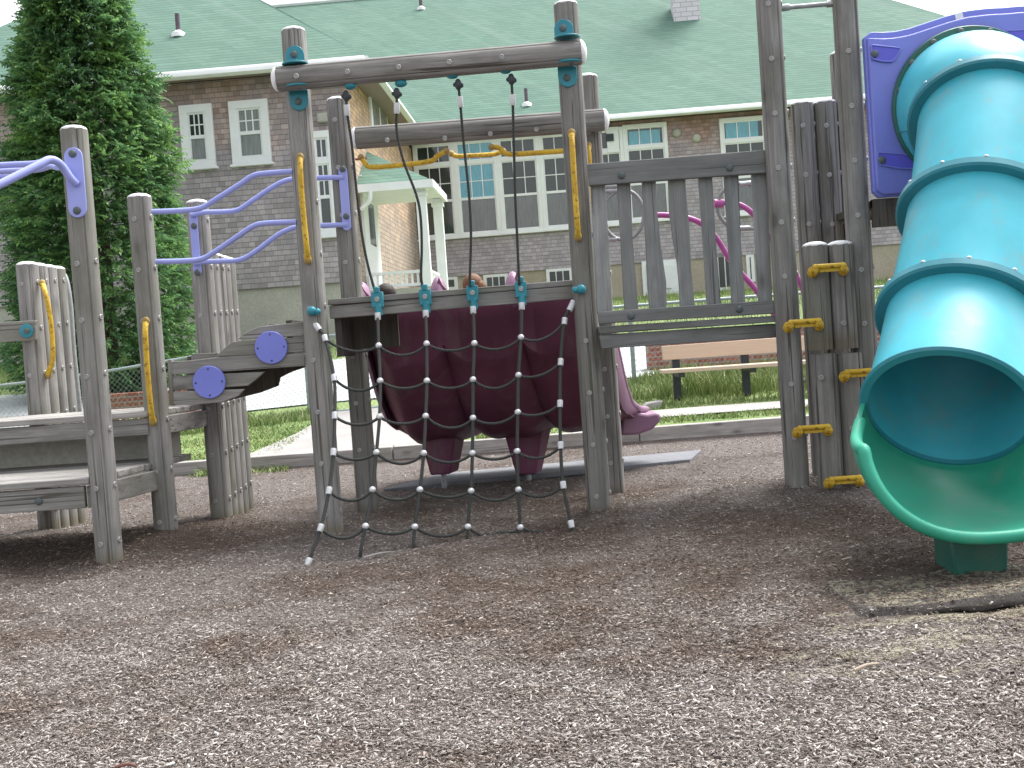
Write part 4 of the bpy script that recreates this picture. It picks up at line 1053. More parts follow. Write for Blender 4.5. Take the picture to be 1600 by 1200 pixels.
for r in range(6):
    for c in range(5):
        a, b = nodes[c][r], nodes[c+1][r]; pts = []
        sag = (.052 + .012 * math.sin(c * 2.1 + r * 1.7)) * (1.0 if c < 4 else .9)
        for k in range(13):
            t = k / 12; p = a.lerp(b, t); s_ = 4 * t * (1 - t); p.z -= sag * (s_ ** .85 if s_ > 0 else 0); pts.append(p)
        if r == 5:
            for p in pts: p.z = max(p.z, float(hz(p.x, p.y)) + .004)
            if c == 4: pts = pts[:7]; pts[-1].z -= .03
        m = MB(); rope_tube(m, pts, .0086); m.build('rope', M_ROPE, net, smooth=True)
me_kn = MB().ball((0, 0, 0), .0195, 1, 1, .95, 14).mesh('rope_connector', M_FERR, True)
me_fe = MB().lathe([(.0005, -.022), (.017, -.022), (.018, -.018), (.018, .018), (.017, .022), (.0005, .022)], None, 14).mesh('ferrule', M_FERR, 40)
for c in range(6):
    for r in range(7):
        if r == 6 and c > 0: continue
        if c in (0, 5) or r == 6:
            d = (nodes[c][min(r+1, 6)] - nodes[c][max(r-1, 0)]); link_mesh('rope_connector', me_fe, net, facing(nodes[c][r], d) @ Matrix.Scale(.95, 4))
        else: link_mesh('rope_connector', me_kn, net, Matrix.Translation(nodes[c][r]))
for c, q, t2 in ((0, (495, 510), (508, 529)), (5, (893, 478), (882, 502))):
    p = node(c, q); d = node(c, t2) - p; link_mesh('ferrule', me_fe, net, facing(p, d) @ Matrix.Diagonal((1.05, 1.05, 1.5, 1)))
for c in range(1, 5):
    q = tops[c][0]; p = node(c, q)
    link_mesh('ferrule', me_fe, net, Matrix.Translation(p + Vector((0, 0, -.008))))
    # turquoise clamp bolted to the deck edge
    bc = P(q[0] - 1, q[1] - 24, 6.60)
    m = MB(); m.box((bc.x - .034, 6.60, bc.z - .045), (bc.x + .034, 6.665, bc.z + .045))
    m.lathe([(.022, 0), (.022, .06), (.019, .064)], Matrix.Translation((bc.x + .004, 6.61, bc.z - .095)), 16)
    m.lathe([(.018, 0), (.020, .03), (.016, .035)], Matrix.Translation((bc.x, 6.61, bc.z + .04)), 16)
    k = m.build('clamp', M_BRK, net, bevel=.006); bolt((bc.x, 6.597, bc.z + .002), k, (0, -1, 0), ME_SMK if 'ME_SMK' in globals() else ME_BOLT)

hang = [[(541, 150), (542, 172), (546, 200), (550, 228), (554, 268), (558, 306), (566, 369), (575, 415), (586, 456)],
        [(620, 146), (620, 169), (620, 206), (631, 253), (650, 303), (657, 337), (659, 385), (658, 431), (661, 452)],
        [(716, 132), (719, 159), (722, 195), (725, 228), (733, 306), (736, 369), (734, 439), (736, 448)],
        [(799, 124), (801, 156), (802, 190), (803, 228), (805, 306), (808, 369), (811, 437), (812, 444)]]
labels = ['leftmost dark rope hanging from the arch crossbeam, bowed towards the left post', 'second dark rope from the left under the arch, with an S bend',
          'third dark rope from the left under the arch, nearly straight', 'rightmost dark rope under the arch, beside the right yellow handled post']
for i, pts in enumerate(hang):
    p0 = P(*pts[0], 6.48)
    hr_ = empty('hanging_rope', p0, 0, labels[i], 'rope', 'ropes hanging from the arch crossbeam')
    n_ = len(pts); path2 = smooth_path([P(*q, 6.48 + .13 * k / (n_ - 1)) for k, q in enumerate(pts)], 5)
    MB().tube(path2, .0078, 8).build('rope', M_ROPE, hr_, smooth=True)
    top = P(*pts[0], 6.48)
    MB().ball(top + Vector((0, 0, .0)), .026, .8, .8, 1.3).ball(top + Vector((.016, 0, -.006)), .015).ball(top + Vector((-.018, 0, .0)), .013).build('shackle', M_DSTEEL, hr_, smooth=True)
    MB().ball(top + Vector((.028 if i < 2 else -.03, .0, .055)), .028, 1.3, 1, .8).build('beam_clamp', M_BRK, hr_, smooth=True)
    fp = P(*pts[1], 6.49); link_mesh('ferrule', me_fe, hr_, facing(fp, path2[6] - path2[3]) @ Matrix.Diagonal((.95, .95, 1.4, 1)))

# ================================================================ CHILDREN on the slide
def child(X, Y, ztop, hair_c, shirt_c, lab, hx=0):
    seat = ztop - .60
    org = Vector((X, Y, seat))
    me = bpy.data.meshes.new('person')
    J = {'pel': (0, 0, .07), 'ab': (0, -.01, .18), 'ch': (0, -.02, .30), 'nk': (0, -.02, .385), 'hd': (0, -.01, .45), 'tp': (0, 0, .545),
         'shl': (-.10, -.02, .345), 'ell': (-.15, .04, .22), 'hal': (-.13, .16, .13), 'shr': (.10, -.02, .345), 'elr': (.15, .04, .22), 'har': (.13, .16, .13),
         'hil': (-.06, .02, .06), 'knl': (-.07, .24, .04), 'ftl': (-.07, .42, -.12), 'tol': (-.07, .48, -.12), 'hir': (.06, .02, .06), 'knr': (.07, .24, .04), 'ftr': (.07, .42, -.12), 'tor': (.07, .48, -.12)}
    rad = {'pel': .085, 'ab': .08, 'ch': .09, 'nk': .035, 'hd': .068, 'tp': .056, 'shl': .045, 'ell': .028, 'hal': .02, 'shr': .045, 'elr': .028, 'har': .02,
           'hil': .06, 'knl': .04, 'ftl': .028, 'tol': .022, 'hir': .06, 'knr': .04, 'ftr': .028, 'tor': .022}
    ks = list(J); E = [('pel','ab'),('ab','ch'),('ch','nk'),('nk','hd'),('hd','tp'),('ch','shl'),('shl','ell'),('ell','hal'),('ch','shr'),('shr','elr'),('elr','har'),('pel','hil'),('hil','knl'),('knl','ftl'),('ftl','tol'),('pel','hir'),('hir','knr'),('knr','ftr'),('ftr','tor')]
    me.from_pydata([J[k] for k in ks], [(ks.index(a), ks.index(b)) for a, b in E], [])
    me.materials.append(plastic('child_skin', (.52, .30, .22), .6, .05, 0, 0))
    o = bpy.data.objects.new('person', me); col.objects.link(o); o.location = org; W[o.name] = Matrix.Translation(org)

    sk = o.modifiers.new('skin', 'SKIN'); 
    for i, k in enumerate(ks): me.skin_vertices[0].data[i].radius = (rad[k], rad[k])
    me.skin_vertices[0].data[0].use_root = True
    su = o.modifiers.new('sub', 'SUBSURF'); su.levels = 2; su.render_levels = 2
    tag(o, lab, 'person')
    hm = NT('child_hair'); ob = hm.obj(); g = hm.noise(hm.map(ob, (40, 40, 4)), 4, 4, .6); hmat = hm.fin(hm.mix(g, tuple(c * .5 for c in hair_c), hair_c), .6); hm.bump(g, .5, .01)
    m = MB(); m.ball(org + Vector((hx, -.012, .508)), .076, .95, 1.08, 1.0, 20); m.ball(org + Vector((0, -.035, .46)), .062, 1.1, .8, 1.3, 16)
    m.build('hair', hmat, o, smooth=True)
    m = MB(); m.lathe([(.10, .10), (.105, .2), (.115, .3), (.085, .36), (.05, .385)], Matrix.Translation(org + Vector((0, -.015, 0))), 20)
    m.build('shirt', plastic('child_shirt', shirt_c, .8, .05, 0, 0), o, smooth=True)
child(-.83, 7.80, 1.562, (.035, .025, .02), (.25, .3, .45), 'child with dark brown hair sitting on the plum slide behind the left of the deck')
child(-.19, 7.85, 1.590, (.20, .09, .04), (.6, .55, .5), 'child with reddish brown hair sitting on the plum slide behind the middle of the deck', -.035)

# ================================================================ TUBE CLIMBER behind the bridge
M_HOOP = metal('worn_dark_steel', (.28, .29, .29), .55, .4)
tc = empty('tube_climber', (2.0, 9.4, 0), 0, 'magenta and grey steel tube climber with round loops, seen through the bridge slats', 'climber')
def loop(cx, cy, rx, ry, Y):
    MB().tube([P(cx + rx * math.cos(2*math.pi*k/36), cy + ry * math.sin(2*math.pi*k/36), Y) for k in range(36)], .0165, 10, closed=True).build('hoop', M_HOOP, tc, smooth=True)
loop(974, 336, 32, 39, 9.3); loop(1158, 322, 37, 36, 9.4)
MB().tube(smooth_path([P(1010, 338, 9.3), P(1030, 336, 9.3), P(1060, 338, 9.3), P(1085, 344, 9.3), P(1103, 355, 9.35), P(1122, 376, 9.4), P(1145, 412, 9.4), P(1185, 458, 9.4), P(1225, 520, 9.4), P(1250, 620, 9.4), P(1256, 715, 9.4)], 5), .024, 10).build('slide_pole', M_MAG, tc, smooth=True)
MB().tube(smooth_path([P(1117, 318, 9.4), P(1140, 317, 9.4), P(1160, 322, 9.4), P(1178, 336, 9.4), P(1192, 358, 9.45), P(1240, 420, 9.5), P(1290, 560, 9.5), P(1300, 700, 9.5)], 5), .024, 10).build('slide_pole', M_MAG, tc, smooth=True)
MB().tube([P(1116, 318, 9.4), P(1130, 318, 9.4)], .036, 12).build('clamp', M_MAG, tc)
for q in (292, 299, 375):
    MB().tube([P(930, q, 9.3), P(964, q - 1, 9.3)], .022, 10).build('cross_tube', M_STEEL, tc)
MB().tube([P(1155, 288, 9.4), P(1185, 285, 9.4)], .022, 10).build('cross_tube', M_STEEL, tc)
MB().tube([P(1155, 357, 9.4), P(1190, 356, 9.4)], .022, 10).build('cross_tube', M_STEEL, tc)
MB().tube([P(928, 250, 9.35), P(958, 780, 9.35)], .04, 12).build('upright', M_STEEL, tc)
MB().tube([P(1205, 250, 9.4), P(1240, 780, 9.4)], .04, 12).build('upright', M_STEEL, tc)

# ================================================================ BENCH
bn = empty('park_bench', (P(1120, 630, 13).x, 13.0, .2), 0, 'tan plank bench on two dark steel legs in long grass', 'bench')
def bpx(x, y, Y): return P(x, y, Y)
MB().board([bpx(1034, 541, 13.15), bpx(1330, 519, 13.1), bpx(1332, 543, 13.1), bpx(1036, 563, 13.15)], .04).build('backrest', M_BENCH, bn, bevel=.006)
s0, s1 = bpx(1036, 581, 12.75), bpx(1334, 561, 12.7)
MB().prism([s0 + Vector((0, 0, -.025)), s1 + Vector((0, 0, -.025)), s1 + Vector((0, 0, .02)), s0 + Vector((0, 0, .02))],
           [s0 + Vector((0, .34, -.025)), s1 + Vector((0, .34, -.025)), s1 + Vector((0, .34, .02)), s0 + Vector((0, .34, .02))]).build('seat', M_BENCH, bn, bevel=.008)
for x in (1058, 1166, 1290):
    t, b = bpx(x - 2, 560 - (x - 1058) * .07, 13.2), bpx(x + 3, 636 - (x - 1058) * .07, 13.0)
    MB().box((t.x - .045, 13.20, float(hz(t.x, 13.1)) - .1), (t.x + .045, 13.26, t.z + .05)).box((t.x - .035, 12.8, s0.z - .08), (t.x + .035, 13.2, s0.z - .028)).build('leg', M_DSTEEL, bn, bevel=.004)

# ================================================================ FENCES
def fence(xa, xb, name, label, cat, posts, gate=False, group=None):
    """xa/xb in world X; follows the top line measured in the photo."""
    FX = [-9, -6.6, -5.4, -4.3, -2.65, -.5, 1.4, 3.4, 9]; FZ = [.90, .975, 1.05, 1.16, 1.31, 1.39, 1.44, 1.45, 1.47]
    Yf = 14.6; H = 1.03; zt = lambda x: float(np.interp(x, FX, FZ))
    e = empty(name, ((xa + xb) / 2, Yf, .3), 0, label, cat, group)
    n = max(2, int((xb - xa) / .5)); xs_ = [xa + (xb - xa) * k / n for k in range(n + 1)]
    MB().tube([(x, Yf, zt(x)) for x in xs_], .022, 10).build('top_rail', M_FENCE, e, smooth=True)
    if gate: MB().tube([(x, Yf, zt(x) - H + .04) for x in xs_], .02, 10).build('bottom_rail', M_FENCE, e, smooth=True)
    for x in posts:
        p = MB().tube([(x, Yf + .03, zt(x) - H - .15), (x, Yf + .03, zt(x) + .03)], .030, 12).build('fence_post', M_FENCE, e, smooth=50)
        MB().ball((x, Yf + .03, zt(x) + .045), .034).build('post_cap', M_FENCE, p, smooth=True)
    m = MB(); pitch = .072; k = -int(H / pitch) - 2; w2 = .0021
    segs = []
    while xa + k * pitch < xb + H:
        for s_ in (1, -1):
            x0 = xa + k * pitch; x1 = x0 + H * .95
            if s_ == -1: x0, x1 = x1, x0
            za, zb_ = 0.0, H - .02
            # clip to xa..xb
            t0, t1 = 0.0, 1.0; dx = x1 - x0
            for lim, sgn in ((xa, 1), (xb, -1)):
                tt = (lim - x0) / dx
                if (dx > 0) == (sgn == 1): t0 = max(t0, tt)
                else: t1 = min(t1, tt)
            if t1 - t0 > .02: segs.append((x0 + dx * t0, za + (zb_ - za) * t0, x0 + dx * t1, za + (zb_ - za) * t1, s_))
        k += 1
    for x0, h0, x1, h1, s_ in segs:
        p = Vector((x0, Yf + .004 * s_, zt(x0) - H + h0)); q = Vector((x1, Yf + .004 * s_, zt(x1) - H + h1))
        m.tube([p, q], w2, 3, caps=False)
    m.build('chain_link_mesh', M_FENCE, e, smooth=False)
    return e
fence(-9, -2.62, 'chain_link_fence', 'galvanised chain-link fence on the left below the cedar tree', 'fence', [-8.6, -6.2, -4.05, -2.66], group=None)
fence(-2.55, -1.0, 'chain_link_gate', 'chain-link gate at the end of the pale path, seen through the climbing net', 'gate', [-2.5, -1.05], gate=True)
fence(-.9, 9, 'chain_link_fence', 'galvanised chain-link fence on the right running behind the bench', 'fence', [-.86, 1.6, 4.1, 6.6])
# low brick walls
bw = P(1012, 540, 16.2)
MB().box((bw.x, 16.2, .3), (bw.x + 4.5, 16.5, 1.02)).build('brick_wall', M_BRICK, None, org=(bw.x, 16.2, .3), bevel=.01)
tag(bpy.data.objects['brick_wall'], 'low red brick wall behind the tan bench', 'wall')
b2_ = P(150, 625, 15.6); b3_ = P(236, 617, 15.6)
MB().box((b2_.x - .1, 15.6, .25), (b3_.x + .6, 15.8, b3_.z + .05)).build('brick_edging', M_BRICK, None, org=(b2_.x, 15.6, .2), bevel=.01)
tag(bpy.data.objects['brick_edging'], 'low red brick edging behind the fence at the foot of the cedar', 'edging')

# ================================================================ GRASS blades
def grass(name, rects, label):
    V = []
    for (x0, x1, y0, y1, n, h, lean) in rects:
        x = rng.uniform(x0, x1, n); y = rng.uniform(y0, y1, n)
        patch = np.array([.55 + .9 * max(0, mnoise.noise(Vector((a * 1.1, b * 1.1, 5))) + .35) for a, b in zip(x, y)])
        hh = h * rng.uniform(.45, 1.25, n) * patch; wd = rng.uniform(.004, .009, n)
        a = rng.random(n) * 2 * math.pi; l = rng.normal(0, lean, (n, 2)) * hh[:, None]
        z = hz(x, y); c, s_ = np.cos(a) * wd, np.sin(a) * wd
        v = np.zeros((n, 5, 3))
        for k, (t, w_) in enumerate(((0, 1), (0, -1), (.55, -.8), (.55, .8), (1, 0))):
            v[:, k, 0] = x + c * w_ + l[:, 0] * t * t; v[:, k, 1] = y + s_ * w_ + l[:, 1] * t * t; v[:, k, 2] = z - .01 + hh * t
        V.append(v)
    v = np.concatenate(V)
    me = np_mesh(name, v, [(0, 1, 2), (0, 2, 3), (3, 2, 4)], 5, M_BLADE)
    o = bpy.data.objects.new(name, me); col.objects.link(o); tag(o, label, 'grass', None, 'stuff')
grass('long_grass', [(-.4, 9, 12.5, 13.3, 9000, .06, .4), (-.4, 9, 13.3, 14.5, 22000, .18, .35), (-.4, 9, 11.05, 11.6, 9000, .05, .4), (-.9, 9, 14.45, 14.75, 5000, .22, .3)], 'long rough grass growing around the bench and along the fence on the right')
grass('short_grass', [(-7, -2.4, 11.1, 14.1, 24000, .04, .5), (-9, -2.3, 14.1, 14.75, 8000, .15, .35), (-9, -3.5, 14.8, 15.3, 2500, .06, .35), (-3.1, -2.2, 10.6, 10.95, 900, .09, .5), (-12, -3, 19.6, 22.2, 9000, .12, .3)], 'short green grass between the wood chips and the fence on the left')
grass('meadow_grass', [(0, 14, 20, 31, 14000, .18, .3)], 'grass slope below the low wing of the school')
def weed():
    m = MB(); c = P(205, 612, 13.9); z0 = float(hz(c.x, c.y))
    for i in range(70):
        a = random.random() * 6.28; L = random.uniform(.2, .45); x = c.x + random.gauss(0, .12); y = c.y + random.gauss(0, .1)
        d = Vector((math.cos(a) * .5, math.sin(a) * .5, 1)) * L; w_ = Vector((-math.sin(a), math.cos(a), 0)) * .016
        b = Vector((x, y, z0)); m.add([b - w_ * .4, b + w_ * .4, b + d * .5 + w_, b + d * .5 - w_, b + d + Vector((math.cos(a), math.sin(a), -.4)) * L * .25], [(0, 1, 2, 3), (3, 2, 4)])
    o = m.build('weed_clump', M_BLADE, None, smooth=False, org=(c.x, c.y, z0)); tag(o, 'bright green weed clump growing at the fence below the cedar', 'plant')
weed()

# ================================================================ CEDAR TREE
def cedar():
    C = P(160, 470, 19.0); base = Vector((C.x, 19.0, float(hz(C.x, 19.0))))
    t = empty('cedar_tree', base, 0, 'tall dense dark green cedar tree in front of the shingled school', 'tree')
    MB().tube([base + Vector((0, 0, -.1)), base + Vector((.05, 0, 2.5)), base + Vector((-.03, 0, 5.5)), base + Vector((0, 0, 8.0))], [.20, .15, .09, .02], 12).build('trunk', M_BARK, t, smooth=50)
    zs = [-.3, .1, .6, 1.6, 3.0, 4.2, 5.2, 6.2, 7.2, 8.2, 9.0]; rs = [.75, 1.25, 1.46, 1.52, 1.46, 1.16, .90, .68, .45, .22, .03]
    rs2 = random.Random(11)
    lm = []
    for _ in range(120):
        lz = rs2.uniform(0, 8.6); lm.append((rs2.uniform(0, 6.28), lz, rs2.uniform(.12, .42), rs2.uniform(.22, .5)))
    V = []; N = 15000; LE = 13
    for i in range(N):
        z = random.random() ** .9 * 9.2 - .3; a = random.random() * 2 * math.pi; R0 = float(np.interp(z, zs, rs))
        if math.sin(a) > .5 and random.random() < .6: continue      # thin the side facing the school
        lump = 0
        for la, lz, amp, wd in lm:
            da = (a - la + math.pi) % (2*math.pi) - math.pi; q = (da * max(R0, .5)) ** 2 + (z - lz) ** 2
            if q < wd * wd * 4: lump = max(lump, amp * math.exp(-q / (wd * wd)))
        rr = 1 - .7 * random.random() ** 1.9
        r = (R0 * .82 + lump) * rr
        if random.random() < .03: r += random.uniform(0, .15)
        p = base + Vector((r * math.cos(a), r * math.sin(a), z))
        out = Vector((math.cos(a + random.gauss(0, .55)), math.sin(a + random.gauss(0, .55)), random.uniform(-.45, .55))).normalized()
        side = out.cross(Vector((random.gauss(0, .6), random.gauss(0, .6), 1))).normalized(); L = random.uniform(.16, .34)
        for k in range(LE):
            f = (k // 2) / (LE // 2); sg = 1 if k % 2 else -1
            d = out if k == LE - 1 else (out * .8 + side * sg * .8).normalized()
            b = p + out * L * f + Vector((0, 0, -.16 * L * f * f)); ll = L * (.50 - .26 * f) * random.uniform(.7, 1.2)
            ww = (out if k < LE - 1 else side) * .024
            tip = b + d * ll + Vector((0, 0, -.05 * random.random())); mid = b + d * ll * .5
            V.append((b, mid + ww, tip, mid - ww))
    v = np.array([[tuple(q) for q in item] for item in V]) - np.array(base)
    me = np_mesh('crown', v, [(0, 1, 2, 3)], 4, M_LEAF)
    link_mesh('crown', me, t)
cedar()

# ================================================================ SCHOOL BUILDING
AL = .055
BO = Vector((0, 22.5, 0))
SB = empty('school_building', BO, -AL, 'long two wing school with grey cedar shingles, white windows and green roof', 'building')
BM = W[SB.name]; BI = BM.inverted(); EL = BI @ EYEV
def L(px, py, yl):                       # photo pixel -> building-local point on plane y = yl
    d = BI.to_3x3() @ ray(px, py); return EL + d * ((yl - EL.y) / d.y)
def part(m, name, mat, parent=SB, **kw): return m.build(name, mat, parent, local=True, **kw)
YR = 9.4                                  # low wing set back
cx_ = L(545, 200, 0).x                    # corner of the near wing
ze = L(420, 99, -.5).z; XL = -13.4
zfl = L(420, 450, 0).z; zfr = L(953, 414, YR).z; zer = L(1150, 163, YR - .5).z; XR = 16.9
xe = cx_ + .5
# walls
part(MB().box((XL + .5, 0, zfl), (cx_ - .06, 12, ze - .12)), 'near_wing_wall', M_SHL)
part(MB().box((cx_ - .058, -.0, zfl), (cx_, 12, ze - .12)), 'near_wing_side_wall', M_SHS)
part(MB().box((XL + .55, .05, -.5), (cx_ - .05, 12, zfl - .002)), 'near_wing_foundation', M_CONC)
part(MB().box((cx_ + .002, YR, zfr), (XR - .5, YR + 12, zer - .12)), 'low_wing_wall', M_SHR)
part(MB().box((cx_ + .01, YR + .05, -.5), (XR - .55, YR + 12, zfr - .002)), 'low_wing_foundation', M_CONCR)
# roofs
pt = .78
def hip(x0, x1, y0, y1, z, t, name, left=True, right=True):
    y2 = y0 + 2 * t; xl = x0 + (t if left else 0); xr = x1 - (t if right else 0); zt = z + pt * t
    m = MB(); m.add([(x0, y0, z), (x1, y0, z), (x1, y2, z), (x0, y2, z), (xl, y0 + t, zt), (xr, y0 + t, zt)],
                    [(0, 1, 5, 4), (1, 2, 5), (2, 3, 4, 5), (3, 0, 4), (0, 3, 2, 1)])
    return part(m, name, M_ROOF, smooth=False)
r1 = hip(XL, xe, -.5, 12, ze, 5.55, 'near_wing_roof')
r2 = hip(cx_ - 6.5, XR, YR - .5, 20, zer, 8.0, 'low_wing_roof', left=False)
M_CAPR = rough_mineral('green_ridge_cap', (.15, .27, .21), (.18, .31, .245), 3, .1)
# hip and ridge caps
def capline(a, b, par, mat, r=.03, name='ridge_cap'): part(MB().tube([a, b], r, 6), name, mat, par)
capline((cx_ - 6.4, YR + 7.5, zer + pt * 8 + .03), (XR - 8, YR + 7.5, zer + pt * 8 + .03), r2, M_WHITE, .09)
# gutters / fascias
def gutter(a, b, name='gutter'):
    a, b = Vector(a), Vector(b); d = (b - a).normalized(); o_ = Vector((d.y, -d.x, 0))
    m = MB(); pr = [(0, 0), (.06, .0), (.10, -.05), (.12, -.13), (.04, -.17), (0, -.17)]
    m.prism([a + o_ * u + Vector((0, 0, v)) for u, v in pr], [b + o_ * u + Vector((0, 0, v)) for u, v in pr]); return part(m, name, M_WHITE)
gutter((XL, -.5, ze - .01), (xe, -.5, ze - .01)); gutter((xe, -.5, ze - .01), (xe, 8, ze - .01))
gutter((cx_ + .0, YR - .5, zer - .01), (XR, YR - .5, zer - .01))
M_SOFF = white_paint('soffit_brown', (.30, .24, .21))
part(MB().box((XL + .01, -.48, ze - .10), (cx_ - .01, .02, ze - .04)), 'soffit', M_SOFF)
part(MB().box((cx_ - .02, -.48, ze - .10), (xe - .01, 8, ze - .041)), 'soffit', M_SOFF)
part(MB().box((cx_ + .01, YR - .48, zer - .10), (XR - .01, YR + .02, zer - .04)), 'soffit', M_SOFF)
# windows
def window(pl, pr, pb, yl, trim=.13, sashes=None, lower=M_GL_G, upper=M_GL_D, cols_=3, rows_=2, transom=None, parent=SB):
    """pl=(x,y) top-left outer, pr=top-right, pb=bottom y at left."""
    a, b, c = L(pl[0], pl[1], yl), L(pr[0], pr[1], yl), L(pb[0], pb[1], yl)
    x0, x1 = a.x, b.x; z1 = (a.z + b.z) / 2; z0 = c.z
    m = MB(); d = yl - .07
    m.box((x0, d, z1 - trim), (x1, yl + .01, z1)); m.box((x0, d, z0), (x1, yl + .01, z0 + trim * .8))
    m.box((x0, d + .002, z0 + trim * .8), (x0 + trim, yl + .01, z1 - trim)); m.box((x1 - trim, d + .002, z0 + trim * .8), (x1, yl + .01, z1 - trim))
    m.box((x0 - .04, d - .04, z0 - .05), (x1 + .04, yl + .01, z0 - .002))
    f = part(m, 'window', M_WHITE, bevel=.006)
    gx0, gx1, gz0, gz1 = x0 + trim, x1 - trim, z0 + trim * .8, z1 - trim
    s = MB(); y = yl - .035; k = .035
    zs_ = [gz0, gz1]
    parts_ = []
    if transom:
        zt = gz0 + (gz1 - gz0) * transom; s.box((gx0, yl - .06, zt - .07), (gx1, yl, zt + .03)); parts_.append((zt + .03, gz1, M_GL_B if upper is M_GL_B else upper, cols_, 1)); gz1 = zt - .07
    zm = (gz0 + gz1) / 2
    parts_.append((zm, gz1, upper, cols_, rows_)); parts_.append((gz0, zm, lower, 1, 1))
    for (za, zb, gm, nc, nr) in parts_:
        s.box((gx0, y, za), (gx0 + k, yl, zb)); s.box((gx1 - k, y, za), (gx1, yl, zb)); s.box((gx0 + k, y, za), (gx1 - k, yl, za + k)); s.box((gx0 + k, y, zb - k), (gx1 - k, yl, zb))
        ix0, ix1, iz0, iz1 = gx0 + k, gx1 - k, za + k, zb - k
        for i in range(1, nc): xx = ix0 + (ix1 - ix0) * i / nc; s.box((xx - .012, y + .01, iz0), (xx + .012, yl - .002, iz1))
        for i in range(1, nr): zz = iz0 + (iz1 - iz0) * i / nr; s.box((ix0, y + .012, zz - .012), (ix1, yl - .003, zz + .012))
        part(MB().box((ix0, yl - .012, iz0), (ix1, yl - .001, iz1)), 'pane', gm, f)
    part(s, 'sash', M_WHITE, f)
    return f
window((280, 166), (331, 162), (288, 264), 0, .16, upper=M_GL_D, lower=M_GL_C)
window((357, 159), (418, 155), (365, 258), 0, .16, upper=M_GL_C, lower=M_GL_C)
window((480, 207), (521, 203), (489, 370), 0, .14, upper=M_GL_D, lower=M_GL_D, cols_=2, transom=.76)
window((-60, 205), (-8, 200), (-52, 300), 0, .16)
# low wing band of windows
def rw(x0, x1, ytop, ybot, upper, lower, tr=.80, cols_=3): return window((x0, ytop), (x1, ytop - (x1 - x0) * .078), (x0, ybot), YR, .10, upper=upper, lower=lower, cols_=cols_, transom=tr)
for i, (x0, x1, up, lo) in enumerate(((644, 707, M_GL_D, M_GL_D), (707, 774, M_GL_B, M_GL_G), (774, 840, M_GL_D, M_GL_G), (840, 906, M_GL_D, M_GL_G), (906, 972, M_GL_D, M_GL_G))):
    rw(x0, x1, 225 - (x0 - 644) * .082, 376 - (x0 - 644) * .08, up, lo, .79)
wf = rw(972, 1041, 196, 348, M_GL_D, M_GL_G, .79)
rw(1123, 1197, 186, 338, M_GL_D, M_GL_G, .79)
rw(1250, 1320, 176, 330, M_GL_D, M_GL_G, .79)
for q in ((982, 1032, 206, 229), (1133, 1185, 193, 217)):       # blue blinds in the transoms
    a, b = L(q[0], q[2], YR), L(q[1], q[3] - 3.5, YR); part(MB().box((a.x, YR - .02, b.z), (b.x, YR - .0135, a.z)), 'blind', M_GL_B)
bx0, bx1 = L(947, 200, YR), L(968, 238, YR)
part(MB().box((bx0.x, YR - .09, bx1.z), (bx1.x, YR - .075, bx0.z)), 'blank_panel', M_WHITE)
pb = L(953, 216, YR); part(MB().box((pb.x - .1, YR - .14, pb.z - .1), (pb.x + .1, YR - .092, pb.z + .1)), 'vent_grille', M_DSTEEL)
for q in ((1057, 208), (1088, 216)):
    p = L(*q, YR); part(MB().lathe([(.0005, 0), (.13, 0), (.13, .04), (.09, .10), (.0005, .12)], Matrix.Translation(p) @ Matrix.Rotation(R(90), 4, 'X'), 20), 'vent_hood', M_CONC)
# basement openings
def bw_(x0, y0, x1, y1, upper=M_GL_D, nc=3):
    a, b = L(x0, y0, YR + .05), L(x1, y1, YR + .05); y = YR + .05
    f = part(MB().box((a.x, y - .05, b.z), (b.x, y + .01, a.z)), 'basement_window', M_WHITE)
    m = MB(); w_ = (b.x - a.x - .16) / nc
    for i in range(nc): m.box((a.x + .08 + w_ * i + .015, y - .056, b.z + .08), (a.x + .08 + w_ * (i + 1) - .015, y - .052, a.z - .08))
    part(m, 'pane', upper, f)
bw_(690, 434, 716, 452, nc=1); bw_(755, 430, 795, 450, nc=3); bw_(853, 421, 896, 444, nc=3)
bw_(1116, 398, 1150, 452, nc=2); bw_(1165, 398, 1180, 440, nc=1)
a, b = L(1002, 409, YR + .05), L(1066, 460, YR + .05)
dr = part(MB().box((a.x, YR - .03, b.z), (b.x, YR + .06, a.z)), 'basement_door', M_WHITE)
part(MB().box((a.x + .12, YR - .05, b.z + .05), ((a.x + b.x) / 2 - .2, YR - .032, a.z - .1)), 'pane', M_GL_C, dr)
part(MB().box(((a.x + b.x) / 2, YR - .09, b.z + .2), (b.x - .3, YR - .032, a.z - .15)), 'white_box', M_WHITE, dr)
# side-wall window, door, wall lamp
def side_box(m, y0, y1, z0, z1, th): m.box((cx_ - .001, y0, z0), (cx_ + th, y1, z1))
def Ls(px, py):                           # pixel -> local point on the side wall plane x = cx_
    d = BI.to_3x3() @ ray(px, py); return EL + d * ((cx_ - EL.x) / d.x)
w0, w1_ = Ls(575, 150), Ls(600, 150); zt_, zb__ = Ls(585, 118).z, Ls(590, 215).z
m = MB(); side_box(m, w0.y, w1_.y, zb__, zt_ , .05); sw = part(m, 'side_window', M_WHITE, bevel=.005)
m = MB(); hy = (w1_.y - w0.y)
for i in range(2): m.box((cx_ + .049, w0.y + hy * (.08 + .46 * i), zb__ + .15), (cx_ + .056, w0.y + hy * (.46 + .46 * i), zt_ - .15))
part(m, 'pane', M_GL_C, sw)
d0, d1 = Ls(562, 300), Ls(584, 300); dz1 = Ls(575, 285).z; pf = L(620, 452, 1.0).z
m = MB(); side_box(m, d0.y, d1.y, pf, dz1, .06); dd = part(m, 'door', M_WHITE, bevel=.005)
